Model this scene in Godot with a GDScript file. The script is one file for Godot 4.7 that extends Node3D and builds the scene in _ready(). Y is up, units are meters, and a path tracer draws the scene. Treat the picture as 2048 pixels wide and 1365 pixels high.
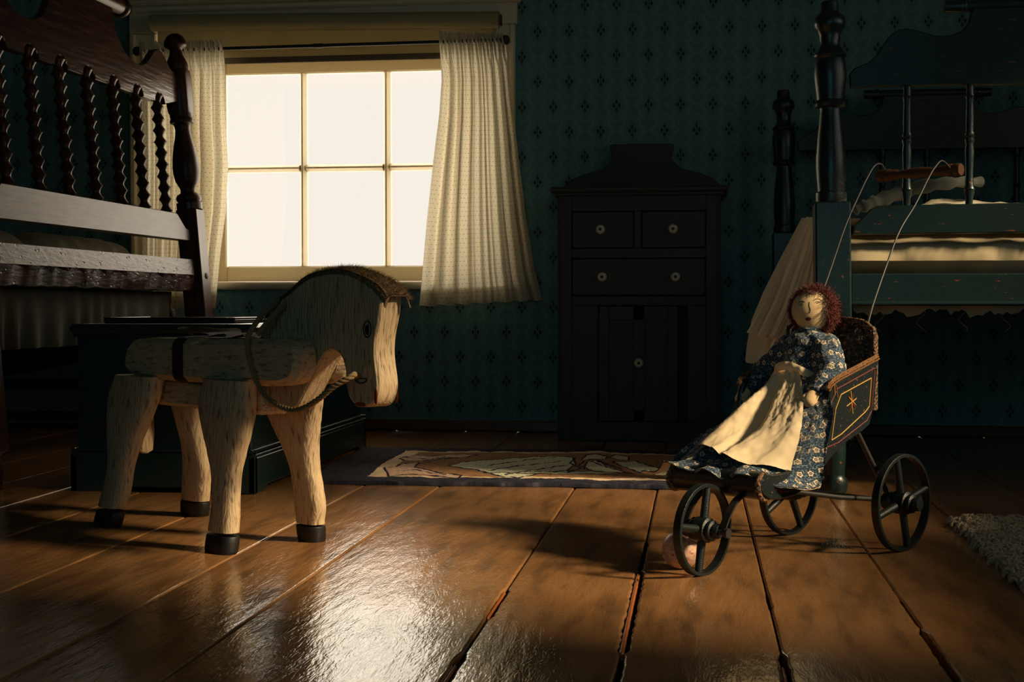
extends Node3D
# A dim bedroom in an old house: toy horse and doll's carriage on a painted board floor, one small window behind.
# Room axes: -z runs along the floor boards to the window wall, y is up, metres.

const FOCAL := 2750.0
var eye := Vector3(0, 0.5, 0)
var cam_basis := Basis.from_euler(Vector3(deg_to_rad(-1.4061), deg_to_rad(7.6197), 0))
var M := {}
var taken := {}
var rng := RandomNumberGenerator.new()
var wob := FastNoiseLite.new()

# ------------------------------------------------------------------ photo pixel -> point on a known surface
func ray(px: float, py: float) -> Vector3:
	return cam_basis * Vector3((px - 1024.0) / FOCAL, -(py - 682.5) / FOCAL, -1.0)

func on_plane(px: float, py: float, p: Vector3, n: Vector3) -> Vector3:
	var d := ray(px, py)
	return eye + d * ((p - eye).dot(n) / d.dot(n))

func on_z(px: float, py: float, z: float) -> Vector3:
	return on_plane(px, py, Vector3(0, 0, z), Vector3(0, 0, 1))

func on_floor(px: float, py: float, y := 0.0) -> Vector3:
	return on_plane(px, py, Vector3(0, y, 0), Vector3.UP)

# ------------------------------------------------------------------ mesh builder
class MB:
	var v := PackedVector3Array()
	var n := PackedVector3Array()
	var uv := PackedVector2Array()
	var ix := PackedInt32Array()

	func tri(a: Vector3, b: Vector3, c: Vector3, ua := Vector2.ZERO, ub := Vector2.ZERO, uc := Vector2.ZERO) -> void:
		var k := v.size()
		var nn := (b - a).cross(c - a).normalized()
		v.append_array([a, b, c]); n.append_array([nn, nn, nn]); uv.append_array([ua, ub, uc])
		ix.append_array([k, k + 2, k + 1])

	func tri_n(a: Vector3, b: Vector3, c: Vector3, na: Vector3, nb: Vector3, nc: Vector3) -> void:
		var k := v.size()
		v.append_array([a, b, c]); n.append_array([na, nb, nc]); uv.append_array([Vector2.ZERO, Vector2.ZERO, Vector2.ZERO])
		ix.append_array([k, k + 2, k + 1])

	func quad(a: Vector3, b: Vector3, c: Vector3, d: Vector3, t := Vector2.ONE) -> void:
		tri(a, b, c, Vector2.ZERO, Vector2(t.x, 0), t)
		tri(a, c, d, Vector2.ZERO, t, Vector2(0, t.y))

	# a quad turned to face away from the point c0
	func quad_out(a: Vector3, b: Vector3, c: Vector3, d: Vector3, c0: Vector3) -> void:
		var t := Vector2((b - a).length(), (d - a).length())
		if (b - a).cross(c - a).dot((a + b + c + d) / 4.0 - c0) >= 0.0:
			quad(a, b, c, d, t)
		else:
			quad(d, c, b, a, t)

	func tri_out(a: Vector3, b: Vector3, c: Vector3, c0: Vector3) -> void:
		if (b - a).cross(c - a).dot((a + b + c) / 3.0 - c0) >= 0.0:
			tri(a, b, c)
		else:
			tri(a, c, b)

	# rows of points; smooth normals; wrap: first and last column are the same line; uvs as rows or computed by length
	func grid(rows: Array, wrap := false, flip := false, uvs := []) -> void:
		var h := rows.size()
		var w: int = rows[0].size()
		var base := v.size()
		var acc := PackedVector3Array()
		acc.resize(h * w)
		for i in h - 1:
			var r0: PackedVector3Array = rows[i]
			var r1: PackedVector3Array = rows[i + 1]
			for j in w - 1:
				var a := r0[j]
				var c := r1[j + 1]
				var nn := (r0[j + 1] - r1[j]).cross(c - a)
				if flip:
					nn = -nn
				acc[i * w + j] += nn; acc[i * w + j + 1] += nn; acc[(i + 1) * w + j] += nn; acc[(i + 1) * w + j + 1] += nn
		for i in h:
			if wrap:
				var s := acc[i * w] + acc[i * w + w - 1]
				acc[i * w] = s
				acc[i * w + w - 1] = s
			var r: PackedVector3Array = rows[i]
			var run := 0.0
			for j in w:
				if j > 0:
					run += (r[j] - r[j - 1]).length()
				v.append(r[j])
				var q := acc[i * w + j]
				n.append(q.normalized() if q.length_squared() > 1e-30 else Vector3.UP)
				uv.append(uvs[i][j] if uvs.size() else Vector2(run, float(i) * 0.02))
		for i in h - 1:
			for j in w - 1:
				var a := base + i * w + j
				if flip:
					ix.append_array([a, a + 1, a + w + 1, a, a + w + 1, a + w])
				else:
					ix.append_array([a, a + w + 1, a + 1, a, a + w, a + w + 1])

	func box(c: Vector3, s: Vector3, bev := 0.0, t := Transform3D.IDENTITY) -> void:
		var h := s / 2.0
		bev = minf(bev, minf(h.x, minf(h.y, h.z)) * 0.9)
		var c0 := t * c
		var P := func(x, y, z): return t * (c + Vector3(x, y, z))
		for a in 3:
			var b := (a + 1) % 3
			var d := (a + 2) % 3
			for sa in [-1, 1]:
				var q := []
				for k in [[-1, -1], [1, -1], [1, 1], [-1, 1]]:
					var p := Vector3.ZERO
					p[a] = sa * h[a]; p[b] = k[0] * (h[b] - bev); p[d] = k[1] * (h[d] - bev)
					q.append(t * (c + p))
				quad_out(q[0], q[1], q[2], q[3], c0)
				if bev > 0.0:
					for sb in [-1, 1]:
						var e := []
						for k in [[0, -1], [0, 1], [1, 1], [1, -1]]:
							var p := Vector3.ZERO
							p[a] = sa * (h[a] - (bev if k[0] else 0.0)); p[b] = sb * (h[b] - (0.0 if k[0] else bev)); p[d] = k[1] * (h[d] - bev)
							e.append(t * (c + p))
						quad_out(e[0], e[1], e[2], e[3], c0)
		if bev > 0.0:
			for sx in [-1, 1]:
				for sy in [-1, 1]:
					for sz in [-1, 1]:
						tri_out(P.call(sx * h.x, sy * (h.y - bev), sz * (h.z - bev)), P.call(sx * (h.x - bev), sy * h.y, sz * (h.z - bev)), P.call(sx * (h.x - bev), sy * (h.y - bev), sz * h.z), c0)

	# profile of (radius, y); hard edges where it turns sharply
	func lathe(prof: Array, seg := 24, t := Transform3D.IDENTITY, clip := []) -> void:
		var runs := []
		var cur := [prof[0]]
		for k in range(1, prof.size()):
			cur.append(prof[k])
			if k < prof.size() - 1:
				var d0: Vector2 = (prof[k] - prof[k - 1])
				var d1: Vector2 = (prof[k + 1] - prof[k])
				if absf(d0.angle_to(d1)) > 0.75:
					runs.append(cur)
					cur = [prof[k]]
		runs.append(cur)
		for r in runs:
			var rows := []
			for p in r:
				var row := PackedVector3Array()
				for j in seg + 1:
					var a := TAU * j / seg
					var q := Vector3(p.x * cos(a), p.y, -p.x * sin(a))
					for cl in clip:   # [normal, distance, y0, y1]
						if p.y > cl[2] and p.y < cl[3]:
							var over: float = q.dot(cl[0]) - cl[1]
							if over > 0.0:
								q -= cl[0] * over
					row.append(t * q)
				rows.append(row)
			grid(rows, true)

	func tube(path: Array, rad, seg := 8, caps := true) -> void:
		var m := path.size()
		var dir: Vector3 = (path[1] - path[0]).normalized()
		var up := Vector3.UP if absf(dir.y) < 0.9 else Vector3.RIGHT
		var s: Vector3 = dir.cross(up).normalized()
		var rows := []
		var uvs := []
		var run := 0.0
		for k in m:
			var d: Vector3 = (path[mini(k + 1, m - 1)] - path[maxi(k - 1, 0)]).normalized()
			s = (s - d * s.dot(d)).normalized()
			var u := d.cross(s)
			var r: float = rad[k] if rad is Array else rad
			if k > 0:
				run += (path[k] - path[k - 1]).length()
			var row := PackedVector3Array()
			var uvr := PackedVector2Array()
			for j in seg + 1:
				var a := TAU * j / seg
				row.append(path[k] + (s * cos(a) + u * sin(a)) * r)
				uvr.append(Vector2(a * r, run))
			rows.append(row)
			uvs.append(uvr)
		grid(rows, true, false, uvs)
		if caps:
			for e in [0, m - 1]:
				var row: PackedVector3Array = rows[e]
				for j in seg:
					tri_out(path[e], row[j], row[j + 1], path[1] if e == 0 else path[m - 2])

	# polygon in the xy plane, drawn from z0 to z1
	func prism(poly: PackedVector2Array, z0: float, z1: float, bev := 0.0, t := Transform3D.IDENTITY) -> void:
		var p := PackedVector2Array(poly)
		var area := 0.0
		for k in p.size():
			area += p[k].cross(p[(k + 1) % p.size()])
		if area < 0.0:
			p.reverse()
		var m := p.size()
		var en := []
		for k in m:
			var d := (p[(k + 1) % m] - p[k]).normalized()
			en.append(Vector2(d.y, -d.x))
		var ins := PackedVector2Array()
		for k in m:
			var a: Vector2 = en[(k - 1 + m) % m]
			var b: Vector2 = en[k]
			var mid := (a + b).normalized()
			ins.append(p[k] - mid * bev / maxf(0.5, mid.dot(b)))
		var tr := Geometry2D.triangulate_polygon(ins if bev > 0.0 else p)
		var cp := ins if bev > 0.0 else p
		for k in range(0, tr.size(), 3):
			var a := cp[tr[k]]
			var b := cp[tr[k + 1]]
			var c := cp[tr[k + 2]]
			if (b - a).cross(c - a) < 0.0:
				var sw := b
				b = c
				c = sw
			tri(t * Vector3(a.x, a.y, z1), t * Vector3(b.x, b.y, z1), t * Vector3(c.x, c.y, z1), a, b, c)
			tri(t * Vector3(a.x, a.y, z0), t * Vector3(c.x, c.y, z0), t * Vector3(b.x, b.y, z0), a, c, b)
		var ring := [[cp, z0], [p, z0 + bev], [p, z1 - bev], [cp, z1]] if bev > 0.0 else [[p, z0], [p, z1]]
		for q in ring.size() - 1:
			var lo: PackedVector2Array = ring[q][0]
			var hi: PackedVector2Array = ring[q + 1][0]
			var zl: float = ring[q][1]
			var zh: float = ring[q + 1][1]
			var slope := 0.0 if ring.size() == 2 or q == 1 else (-0.8 if q == 0 else 0.8)
			for k in m:
				var k2 := (k + 1) % m
				var e: Vector2 = en[k]
				var ea: Vector2 = en[(k - 1 + m) % m]
				var eb: Vector2 = en[k2]
				var na := (ea + e).normalized() if ea.dot(e) > 0.75 else e
				var nb := (eb + e).normalized() if eb.dot(e) > 0.75 else e
				var A := t.basis * Vector3(na.x, na.y, slope).normalized()
				var B := t.basis * Vector3(nb.x, nb.y, slope).normalized()
				var a0 := t * Vector3(lo[k].x, lo[k].y, zl)
				var b0 := t * Vector3(lo[k2].x, lo[k2].y, zl)
				var a1 := t * Vector3(hi[k].x, hi[k].y, zh)
				var b1 := t * Vector3(hi[k2].x, hi[k2].y, zh)
				tri_n(a0, b0, b1, A, B, B)
				tri_n(a0, b1, a1, A, B, A)

	# sections [centre, half-axis a, half-axis b]: a body with rounded-rectangle cross sections
	func loft(sec: Array, seg := 20, power := 2.6, cap := true) -> void:
		var rows := []
		for s in sec:
			var row := PackedVector3Array()
			for j in seg + 1:
				var a := TAU * j / seg
				var c := cos(a)
				var d := sin(a)
				row.append(s[0] + s[1] * signf(c) * pow(absf(c), 2.0 / power) + s[2] * signf(d) * pow(absf(d), 2.0 / power))
			rows.append(row)
		var mid: Vector3 = (sec[0][0] + sec[-1][0]) / 2.0
		var r0: PackedVector3Array = rows[0]
		var r1: PackedVector3Array = rows[1]
		var nn := (r0[1] - r1[0]).cross(r1[1] - r0[0])
		grid(rows, true, nn.dot(r0[0] - sec[0][0]) < 0.0)
		if cap:
			for e in [0, sec.size() - 1]:
				var row: PackedVector3Array = rows[e]
				for j in seg:
					tri_out(sec[e][0], row[j], row[j + 1], mid)

	# surface nets of a distance field
	func nets(f: Callable, lo: Vector3, hi: Vector3, cell: float) -> void:
		var nx := int(ceil((hi.x - lo.x) / cell)) + 1
		var ny := int(ceil((hi.y - lo.y) / cell)) + 1
		var nz := int(ceil((hi.z - lo.z) / cell)) + 1
		var d := PackedFloat32Array()
		d.resize(nx * ny * nz)
		var k := 0
		for z in nz:
			for y in ny:
				for x in nx:
					d[k] = f.call(lo + Vector3(x, y, z) * cell)
					k += 1
		var id := {}
		var sx := 1
		var sy := nx
		var sz := nx * ny
		var off := [0, sx, sy, sx + sy, sz, sx + sz, sy + sz, sx + sy + sz]
		var edges := [[0, 1], [2, 3], [4, 5], [6, 7], [0, 2], [1, 3], [4, 6], [5, 7], [0, 4], [1, 5], [2, 6], [3, 7]]
		for z in nz - 1:
			for y in ny - 1:
				for x in nx - 1:
					var b := x + y * sy + z * sz
					var neg := 0
					for o in off:
						if d[b + o] < 0.0:
							neg += 1
					if neg == 0 or neg == 8:
						continue
					var p := Vector3.ZERO
					var c := 0
					for e in edges:
						var da := d[b + off[e[0]]]
						var db := d[b + off[e[1]]]
						if (da < 0.0) != (db < 0.0):
							var t := da / (da - db)
							var pa := Vector3(e[0] & 1, (e[0] >> 1) & 1, e[0] >> 2)
							var pb := Vector3(e[1] & 1, (e[1] >> 1) & 1, e[1] >> 2)
							p += pa.lerp(pb, t)
							c += 1
					id[b] = v.size()
					var w := lo + (Vector3(x, y, z) + p / c) * cell
					v.append(w)
					var h := cell * 0.7
					var g := Vector3(f.call(w + Vector3(h, 0, 0)) - f.call(w - Vector3(h, 0, 0)), f.call(w + Vector3(0, h, 0)) - f.call(w - Vector3(0, h, 0)), f.call(w + Vector3(0, 0, h)) - f.call(w - Vector3(0, 0, h)))
					n.append(g.normalized())
					uv.append(Vector2(w.x, w.y))
		for b in id:
			for ax in [[sx, sy, sz], [sy, sz, sx], [sz, sx, sy]]:
				var da := d[b]
				var db := d[b + ax[0]]
				if (da < 0.0) == (db < 0.0):
					continue
				var i0 = id.get(b); var i1 = id.get(b - ax[1]); var i2 = id.get(b - ax[1] - ax[2]); var i3 = id.get(b - ax[2])
				if i1 == null or i2 == null or i3 == null:
					continue
				if da < 0.0:
					ix.append_array([i0, i2, i1, i0, i3, i2])
				else:
					ix.append_array([i0, i1, i2, i0, i2, i3])

	func mesh() -> ArrayMesh:
		var arr := []
		arr.resize(Mesh.ARRAY_MAX)
		arr[Mesh.ARRAY_VERTEX] = v
		arr[Mesh.ARRAY_NORMAL] = n
		arr[Mesh.ARRAY_TEX_UV] = uv
		arr[Mesh.ARRAY_INDEX] = ix
		var m := ArrayMesh.new()
		m.add_surface_from_arrays(Mesh.PRIMITIVE_TRIANGLES, arr)
		return m

# ------------------------------------------------------------------ nodes
func numbered(called: String) -> String:
	taken[called] = taken.get(called, -1) + 1
	return called if taken[called] == 0 else "%s_%03d" % [called, taken[called]]

func obj(called: String, mb: MB, m: Material, parent: Node3D, at := Vector3.ZERO) -> MeshInstance3D:
	var o := MeshInstance3D.new()
	o.name = called if parent != self else numbered(called)
	o.mesh = mb.mesh()
	o.mesh.surface_set_material(0, m)
	o.position = at
	parent.add_child(o, true)
	return o

# same, for a mesh built in room coordinates under a parent that is only moved
func obj_w(called: String, mb: MB, m: Material, parent: Node3D) -> MeshInstance3D:
	var at := -parent.position
	if parent.get_parent() != self and parent != self:
		at -= parent.get_parent().position
	return obj(called, mb, m, parent, at)

func thing(called: String, label: String, category: String, at := Vector3.ZERO, turn := 0.0, group := "") -> Node3D:
	var o := Node3D.new()
	o.name = numbered(called)
	add_child(o)
	o.position = at
	o.rotation.y = turn
	o.set_meta("label", label)
	o.set_meta("category", category)
	if group:
		o.set_meta("group", group)
	return o

func tag(o: Node, label: String, category: String, group := "") -> void:
	o.set_meta("label", label)
	o.set_meta("category", category)
	if group:
		o.set_meta("group", group)

func struct(called: String, label := "", category := "") -> Node3D:
	var o := Node3D.new()
	o.name = called
	add_child(o)
	o.set_meta("kind", "structure")
	if label:
		o.set_meta("label", label)
	if category:
		o.set_meta("category", category)
	return o

# ------------------------------------------------------------------ materials
func noise_tex(seed_: int, freq: float, oct := 4, size := 512, ramp: Gradient = null, kind := FastNoiseLite.TYPE_SIMPLEX_SMOOTH, warp := 0.0) -> NoiseTexture2D:
	var f := FastNoiseLite.new()
	f.seed = seed_
	f.noise_type = kind
	f.frequency = freq
	f.fractal_octaves = oct
	if warp > 0.0:
		f.domain_warp_enabled = true
		f.domain_warp_amplitude = warp
		f.domain_warp_frequency = freq * 0.7
	var t := NoiseTexture2D.new()
	t.width = size
	t.height = size
	t.seamless = true
	t.noise = f
	if ramp:
		t.color_ramp = ramp
	return t

func ramp(stops: Array) -> Gradient:
	var g := Gradient.new()
	var off := PackedFloat32Array()
	var col := PackedColorArray()
	for s in stops:
		off.append(s[0])
		col.append(s[1])
	g.offsets = off
	g.colors = col
	return g

func rgb(r: int, g: int, b: int) -> Color:
	return Color8(r, g, b)

func mat(c: Color, rough: float, spec := 0.5) -> StandardMaterial3D:
	var m := StandardMaterial3D.new()
	m.albedo_color = c
	m.roughness = rough
	m.metallic_specular = spec
	return m

func triplanar(m: StandardMaterial3D, scale_: Vector3, world := false) -> StandardMaterial3D:
	m.uv1_triplanar = true
	m.uv1_world_triplanar = world
	m.uv1_scale = scale_
	m.uv1_triplanar_sharpness = 6.0
	return m

func relief(m: StandardMaterial3D, t: Texture2D, cm: float) -> StandardMaterial3D:
	m.heightmap_enabled = true
	m.heightmap_texture = t
	m.heightmap_scale = cm
	return m

func paint_image(w: int, h: int, f: Callable) -> ImageTexture:
	var im := Image.create(w, h, false, Image.FORMAT_RGB8)
	for y in h:
		for x in w:
			im.set_pixel(x, y, f.call(x, y))
	return ImageTexture.create_from_image(im)

func make_materials() -> void:
	var grain := noise_tex(3, 0.012, 5, 512)
	var fine := noise_tex(5, 0.05, 4, 512)
	# old orange-brown floor paint over wide boards
	var fl := mat(Color.WHITE, 0.14, 0.42)
	fl.albedo_texture = noise_tex(11, 0.006, 5, 1024, ramp([[0.0, rgb(104, 76, 50)], [0.45, rgb(142, 102, 64)], [0.8, rgb(152, 110, 70)], [1.0, rgb(124, 90, 58)]]))
	fl.uv1_scale = Vector3(2.2, 0.45, 1)
	relief(fl, board_relief(), 0.1)
	M.floor = fl
	M.gap = mat(rgb(26, 18, 14), 0.9)
	M.filler = relief(mat(rgb(150, 82, 38), 0.35), fine, 0.1)
	# wallpaper
	M.paper = wallpaper()
	M.plaster = mat(rgb(150, 150, 138), 0.9)
	M.ceiling = mat(rgb(160, 158, 148), 0.9)
	M.base = relief(triplanar(mat(rgb(96, 58, 34), 0.4), Vector3(1, 12, 12)), grain, 0.05)
	# cream oil paint on the window
	M.cream = relief(triplanar(mat(rgb(222, 208, 176), 0.42), Vector3(3, 3, 3)), fine, 0.02)
	M.glass = mat(Color(1, 1, 1, 0.04), 0.03)
	M.glass.transparency = BaseMaterial3D.TRANSPARENCY_ALPHA
	M.blind = relief(triplanar(mat(rgb(176, 166, 126), 0.8), Vector3(20, 20, 20)), fine, 0.02)
	M.blind.backlight_enabled = true
	M.blind.backlight = Color(0.6, 0.55, 0.43)
	M.slat = mat(rgb(120, 100, 70), 0.6)
	M.iron = mat(rgb(30, 28, 26), 0.45, 0.6)
	M.curtain = curtain_cloth()
	# dark stained wood of the spindle bed
	var wal := mat(Color.WHITE, 0.35, 0.44)
	wal.albedo_texture = noise_tex(21, 0.01, 5, 512, ramp([[0.0, rgb(34, 16, 10)], [0.5, rgb(62, 33, 22)], [0.85, rgb(84, 48, 32)], [1.0, rgb(50, 28, 20)]]))
	M.walnut_x = relief(triplanar(wal.duplicate(), Vector3(0.8, 7, 7)), grain, 0.06)
	M.walnut_y = relief(triplanar(wal.duplicate(), Vector3(7, 0.8, 7)), grain, 0.04)
	M.walnut_smooth = M.walnut_x.duplicate()
	M.walnut_smooth.roughness = 0.22
	# board worn and dented
	var worn := wal.duplicate()
	worn.roughness = 0.36
	M.walnut_worn = relief(triplanar(worn, Vector3(1.6, 6, 6)), dents(), 0.35)
	# teal-black paint with red showing where it has rubbed off
	var teal := mat(Color.WHITE, 0.34, 0.55)
	teal.albedo_texture = noise_tex(31, 0.014, 5, 512, ramp([[0.0, rgb(17, 37, 37)], [0.86, rgb(20, 42, 41)], [0.885, rgb(130, 64, 34)], [1.0, rgb(150, 76, 38)]]))
	M.teal_y = relief(triplanar(teal.duplicate(), Vector3(9, 4, 9)), fine, 0.03)
	M.teal_x = relief(triplanar(teal.duplicate(), Vector3(2.5, 9, 9)), fine, 0.03)
	M.trunk = relief(triplanar(mat(rgb(22, 46, 47), 0.3, 0.55), Vector3(1.5, 6, 6)), grain, 0.04)
	M.dresser = relief(triplanar(mat(rgb(66, 60, 55), 0.6), Vector3(8, 1.5, 8)), grain, 0.05)
	M.dresser_x = relief(triplanar(mat(rgb(64, 59, 55), 0.6), Vector3(1.5, 8, 8)), grain, 0.05)
	M.china = mat(rgb(226, 218, 192), 0.18, 0.6)
	M.hole = mat(rgb(20, 16, 13), 0.6)  # near-black standing for the shade inside holes and slots
	# weathered pale wood of the horse
	var pale := mat(Color.WHITE, 0.62, 0.4)
	pale.albedo_texture = noise_tex(41, 0.016, 6, 512, ramp([[0.0, rgb(70, 58, 46)], [0.1, rgb(112, 94, 74)], [0.2, rgb(176, 152, 120)], [0.6, rgb(198, 174, 140)], [1.0, rgb(182, 154, 118)]]), FastNoiseLite.TYPE_SIMPLEX_SMOOTH, 5.0)
	var crack := noise_tex(42, 0.02, 6, 512)
	# darker stains and rubbed patches, over the grain
	pale.detail_enabled = true
	pale.detail_blend_mode = BaseMaterial3D.BLEND_MODE_MIX
	pale.detail_albedo = noise_tex(44, 0.011, 6, 512, ramp([[0.0, Color8(46, 36, 28, 210)], [0.17, Color8(70, 54, 40, 140)], [0.23, Color8(110, 86, 62, 60)], [0.3, Color8(150, 122, 90, 0)], [1.0, Color8(150, 122, 90, 0)]]), FastNoiseLite.TYPE_SIMPLEX_SMOOTH, 12.0)
	M.pale_y = relief(triplanar(pale.duplicate(), Vector3(13, 2.2, 13)), crack, 0.22)
	M.pale_z = relief(triplanar(pale.duplicate(), Vector3(13, 13, 2.2)), crack, 0.2)
	M.hoof = mat(rgb(13, 14, 15), 0.5)
	M.leather = relief(triplanar(mat(rgb(48, 36, 28), 0.7, 0.3), Vector3(14, 14, 14)), fine, 0.1)
	M.rope = relief(triplanar(mat(rgb(150, 122, 84), 0.85), Vector3(60, 60, 60)), fine, 0.05)
	M.hide = mat(rgb(118, 96, 70), 0.85, 0.3)
	M.black_paint = mat(rgb(16, 16, 16), 0.45)
	M.red_paint = mat(rgb(120, 40, 30), 0.55)
	# carriage
	var cp := mat(Color.WHITE, 0.32, 0.55)
	cp.albedo_texture = noise_tex(51, 0.02, 5, 512, ramp([[0.0, rgb(20, 26, 28)], [0.8, rgb(26, 34, 36)], [0.84, rgb(104, 66, 40)], [1.0, rgb(150, 110, 74)]]))
	M.carriage = relief(triplanar(cp, Vector3(9, 9, 9)), fine, 0.04)
	M.wheel = relief(triplanar(mat(rgb(14, 23, 25), 0.42), Vector3(12, 12, 12)), fine, 0.04)
	M.worn_wood = relief(triplanar(mat(rgb(150, 104, 66), 0.6), Vector3(10, 10, 10)), crack, 0.3)
	var ol := mat(Color.WHITE, 0.4)
	ol.albedo_texture = noise_tex(53, 0.02, 5, 512, ramp([[0.0, rgb(22, 20, 18)], [0.62, rgb(34, 30, 26)], [0.7, rgb(128, 82, 46)], [1.0, rgb(160, 108, 64)]]))
	M.oilcloth = relief(triplanar(ol, Vector3(9, 9, 9)), crack, 0.5)
	M.braid = relief(triplanar(mat(rgb(160, 104, 52), 0.7), Vector3(80, 80, 80)), fine, 0.1)
	M.grip = relief(triplanar(mat(rgb(92, 58, 38), 0.4), Vector3(6, 6, 6)), grain, 0.03)
	M.wire = mat(rgb(74, 72, 68), 0.45, 0.6)
	var we := mat(Color.WHITE, 0.5)
	we.albedo_texture = noise_tex(57, 0.03, 5, 256, ramp([[0.0, rgb(26, 24, 22)], [0.45, rgb(40, 34, 28)], [0.54, rgb(120, 82, 50)], [1.0, rgb(150, 108, 68)]]))
	M.worn_edge = relief(triplanar(we, Vector3(14, 14, 14)), crack, 0.4)
	M.yellow = mat(rgb(190, 146, 52), 0.5)
	M.crimson = mat(rgb(120, 36, 34), 0.5)
	# doll
	M.calico = calico()
	M.linen = cloth(rgb(226, 204, 168), 0.9)
	M.skin = cloth(rgb(214, 184, 140), 0.8)
	M.hair = mat(rgb(104, 54, 48), 0.8, 0.3)
	M.hair.rim_enabled = true
	M.hair.rim = 0.4
	M.lips = mat(rgb(96, 30, 34), 0.7)
	M.thread = mat(rgb(40, 44, 52), 0.8)
	# bedding and rugs
	M.sheet = cloth(rgb(176, 162, 132), 0.92)
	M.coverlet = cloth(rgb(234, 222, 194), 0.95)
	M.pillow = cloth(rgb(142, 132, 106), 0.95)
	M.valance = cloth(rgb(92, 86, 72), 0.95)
	var bl := cloth(rgb(120, 124, 112), 0.95)
	bl.albedo_color = Color.WHITE
	bl.albedo_texture = noise_tex(61, 0.05, 3, 256, ramp([[0.0, rgb(40, 46, 48)], [0.5, rgb(70, 76, 74)], [1.0, rgb(112, 112, 102)]]))
	M.blanket = bl
	M.shag = mat(rgb(168, 150, 122), 0.9)
	M.heater = mat(rgb(120, 130, 122), 0.6)
	M.slate = mat(rgb(40, 30, 26), 0.3, 0.6)
	M.ruler = mat(rgb(128, 62, 36), 0.4)
	var ball := mat(Color.WHITE, 0.4)
	ball.albedo_texture = noise_tex(71, 0.012, 5, 512, ramp([[0.0, rgb(150, 100, 84)], [0.5, rgb(204, 164, 138)], [0.66, rgb(196, 148, 124)], [0.72, rgb(120, 52, 46)], [0.76, rgb(206, 170, 146)], [1.0, rgb(214, 180, 156)]]), FastNoiseLite.TYPE_SIMPLEX_SMOOTH, 30.0)
	M.ball = relief(triplanar(ball, Vector3(7, 7, 7)), fine, 0.02)
	M.soil = mat(rgb(96, 104, 84), 1.0)

func cloth(c: Color, rough: float) -> StandardMaterial3D:
	var m := mat(c, rough, 0.3)
	m.rim_enabled = true
	m.rim = 0.25
	triplanar(m, Vector3(60, 60, 60))
	relief(m, weave_tex(), 0.03)
	return m

var weave_cache: Texture2D
func weave_tex() -> Texture2D:
	if weave_cache == null:
		weave_cache = paint_image(64, 64, func(x, y):
			var a := 0.5 + 0.5 * sin(TAU * x / 8.0) * (1.0 if (y / 4) % 2 else -1.0)
			var k := clampf(0.35 * a + 0.4 + 0.25 * sin(TAU * y / 8.0), 0, 1)
			return Color(k, k, k))
	return weave_cache

# long ripples and blisters of brushed paint over board grain
func board_relief() -> Texture2D:
	var a := FastNoiseLite.new()
	a.seed = 5; a.frequency = 0.018; a.fractal_octaves = 5
	a.domain_warp_enabled = true; a.domain_warp_amplitude = 26.0; a.domain_warp_frequency = 0.008
	var b := FastNoiseLite.new()
	b.seed = 9; b.frequency = 0.09; b.fractal_octaves = 3
	var ia := a.get_seamless_image(1024, 1024)
	var ib := b.get_seamless_image(1024, 1024)
	ia.convert(Image.FORMAT_L8)
	ib.convert(Image.FORMAT_L8)
	var da := ia.get_data()
	var db := ib.get_data()
	# growth rings and knots that show through the paint as fine grooves
	var c := FastNoiseLite.new()
	c.seed = 23; c.frequency = 0.0045; c.fractal_octaves = 2
	var ic := c.get_seamless_image(1024, 1024)
	ic.convert(Image.FORMAT_L8)
	var dc := ic.get_data()
	for k in da.size():
		da[k] = int(da[k] * 0.66 + db[k] * 0.24) + (0 if dc[k] % 16 < 2 else 22)
	return ImageTexture.create_from_image(Image.create_from_data(1024, 1024, false, Image.FORMAT_L8, da))

# knocks and gouges in a bed rail
func dents() -> Texture2D:
	var a := FastNoiseLite.new()
	a.seed = 15; a.frequency = 0.02; a.fractal_octaves = 4
	var ia := a.get_seamless_image(512, 512)
	ia.convert(Image.FORMAT_L8)
	var d := ia.get_data()
	for k in d.size():
		d[k] = 150 + int(d[k] * 0.25)
	var r := RandomNumberGenerator.new()
	r.seed = 77
	for q in 90:
		var cx := r.randi() % 512
		var cy := r.randi() % 512
		var rx := r.randf_range(2, 7)
		var ry := r.randf_range(2, 16)
		var deep := r.randf_range(30, 150)
		for y in range(-int(ry), int(ry) + 1):
			for x in range(-int(rx), int(rx) + 1):
				var e := 1.0 - (x * x / (rx * rx) + y * y / (ry * ry))
				if e > 0.0:
					var k := ((cy + y + 512) % 512) * 512 + (cx + x + 512) % 512
					d[k] = maxi(0, d[k] - int(deep * e))
	return ImageTexture.create_from_image(Image.create_from_data(512, 512, false, Image.FORMAT_L8, d))

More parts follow.
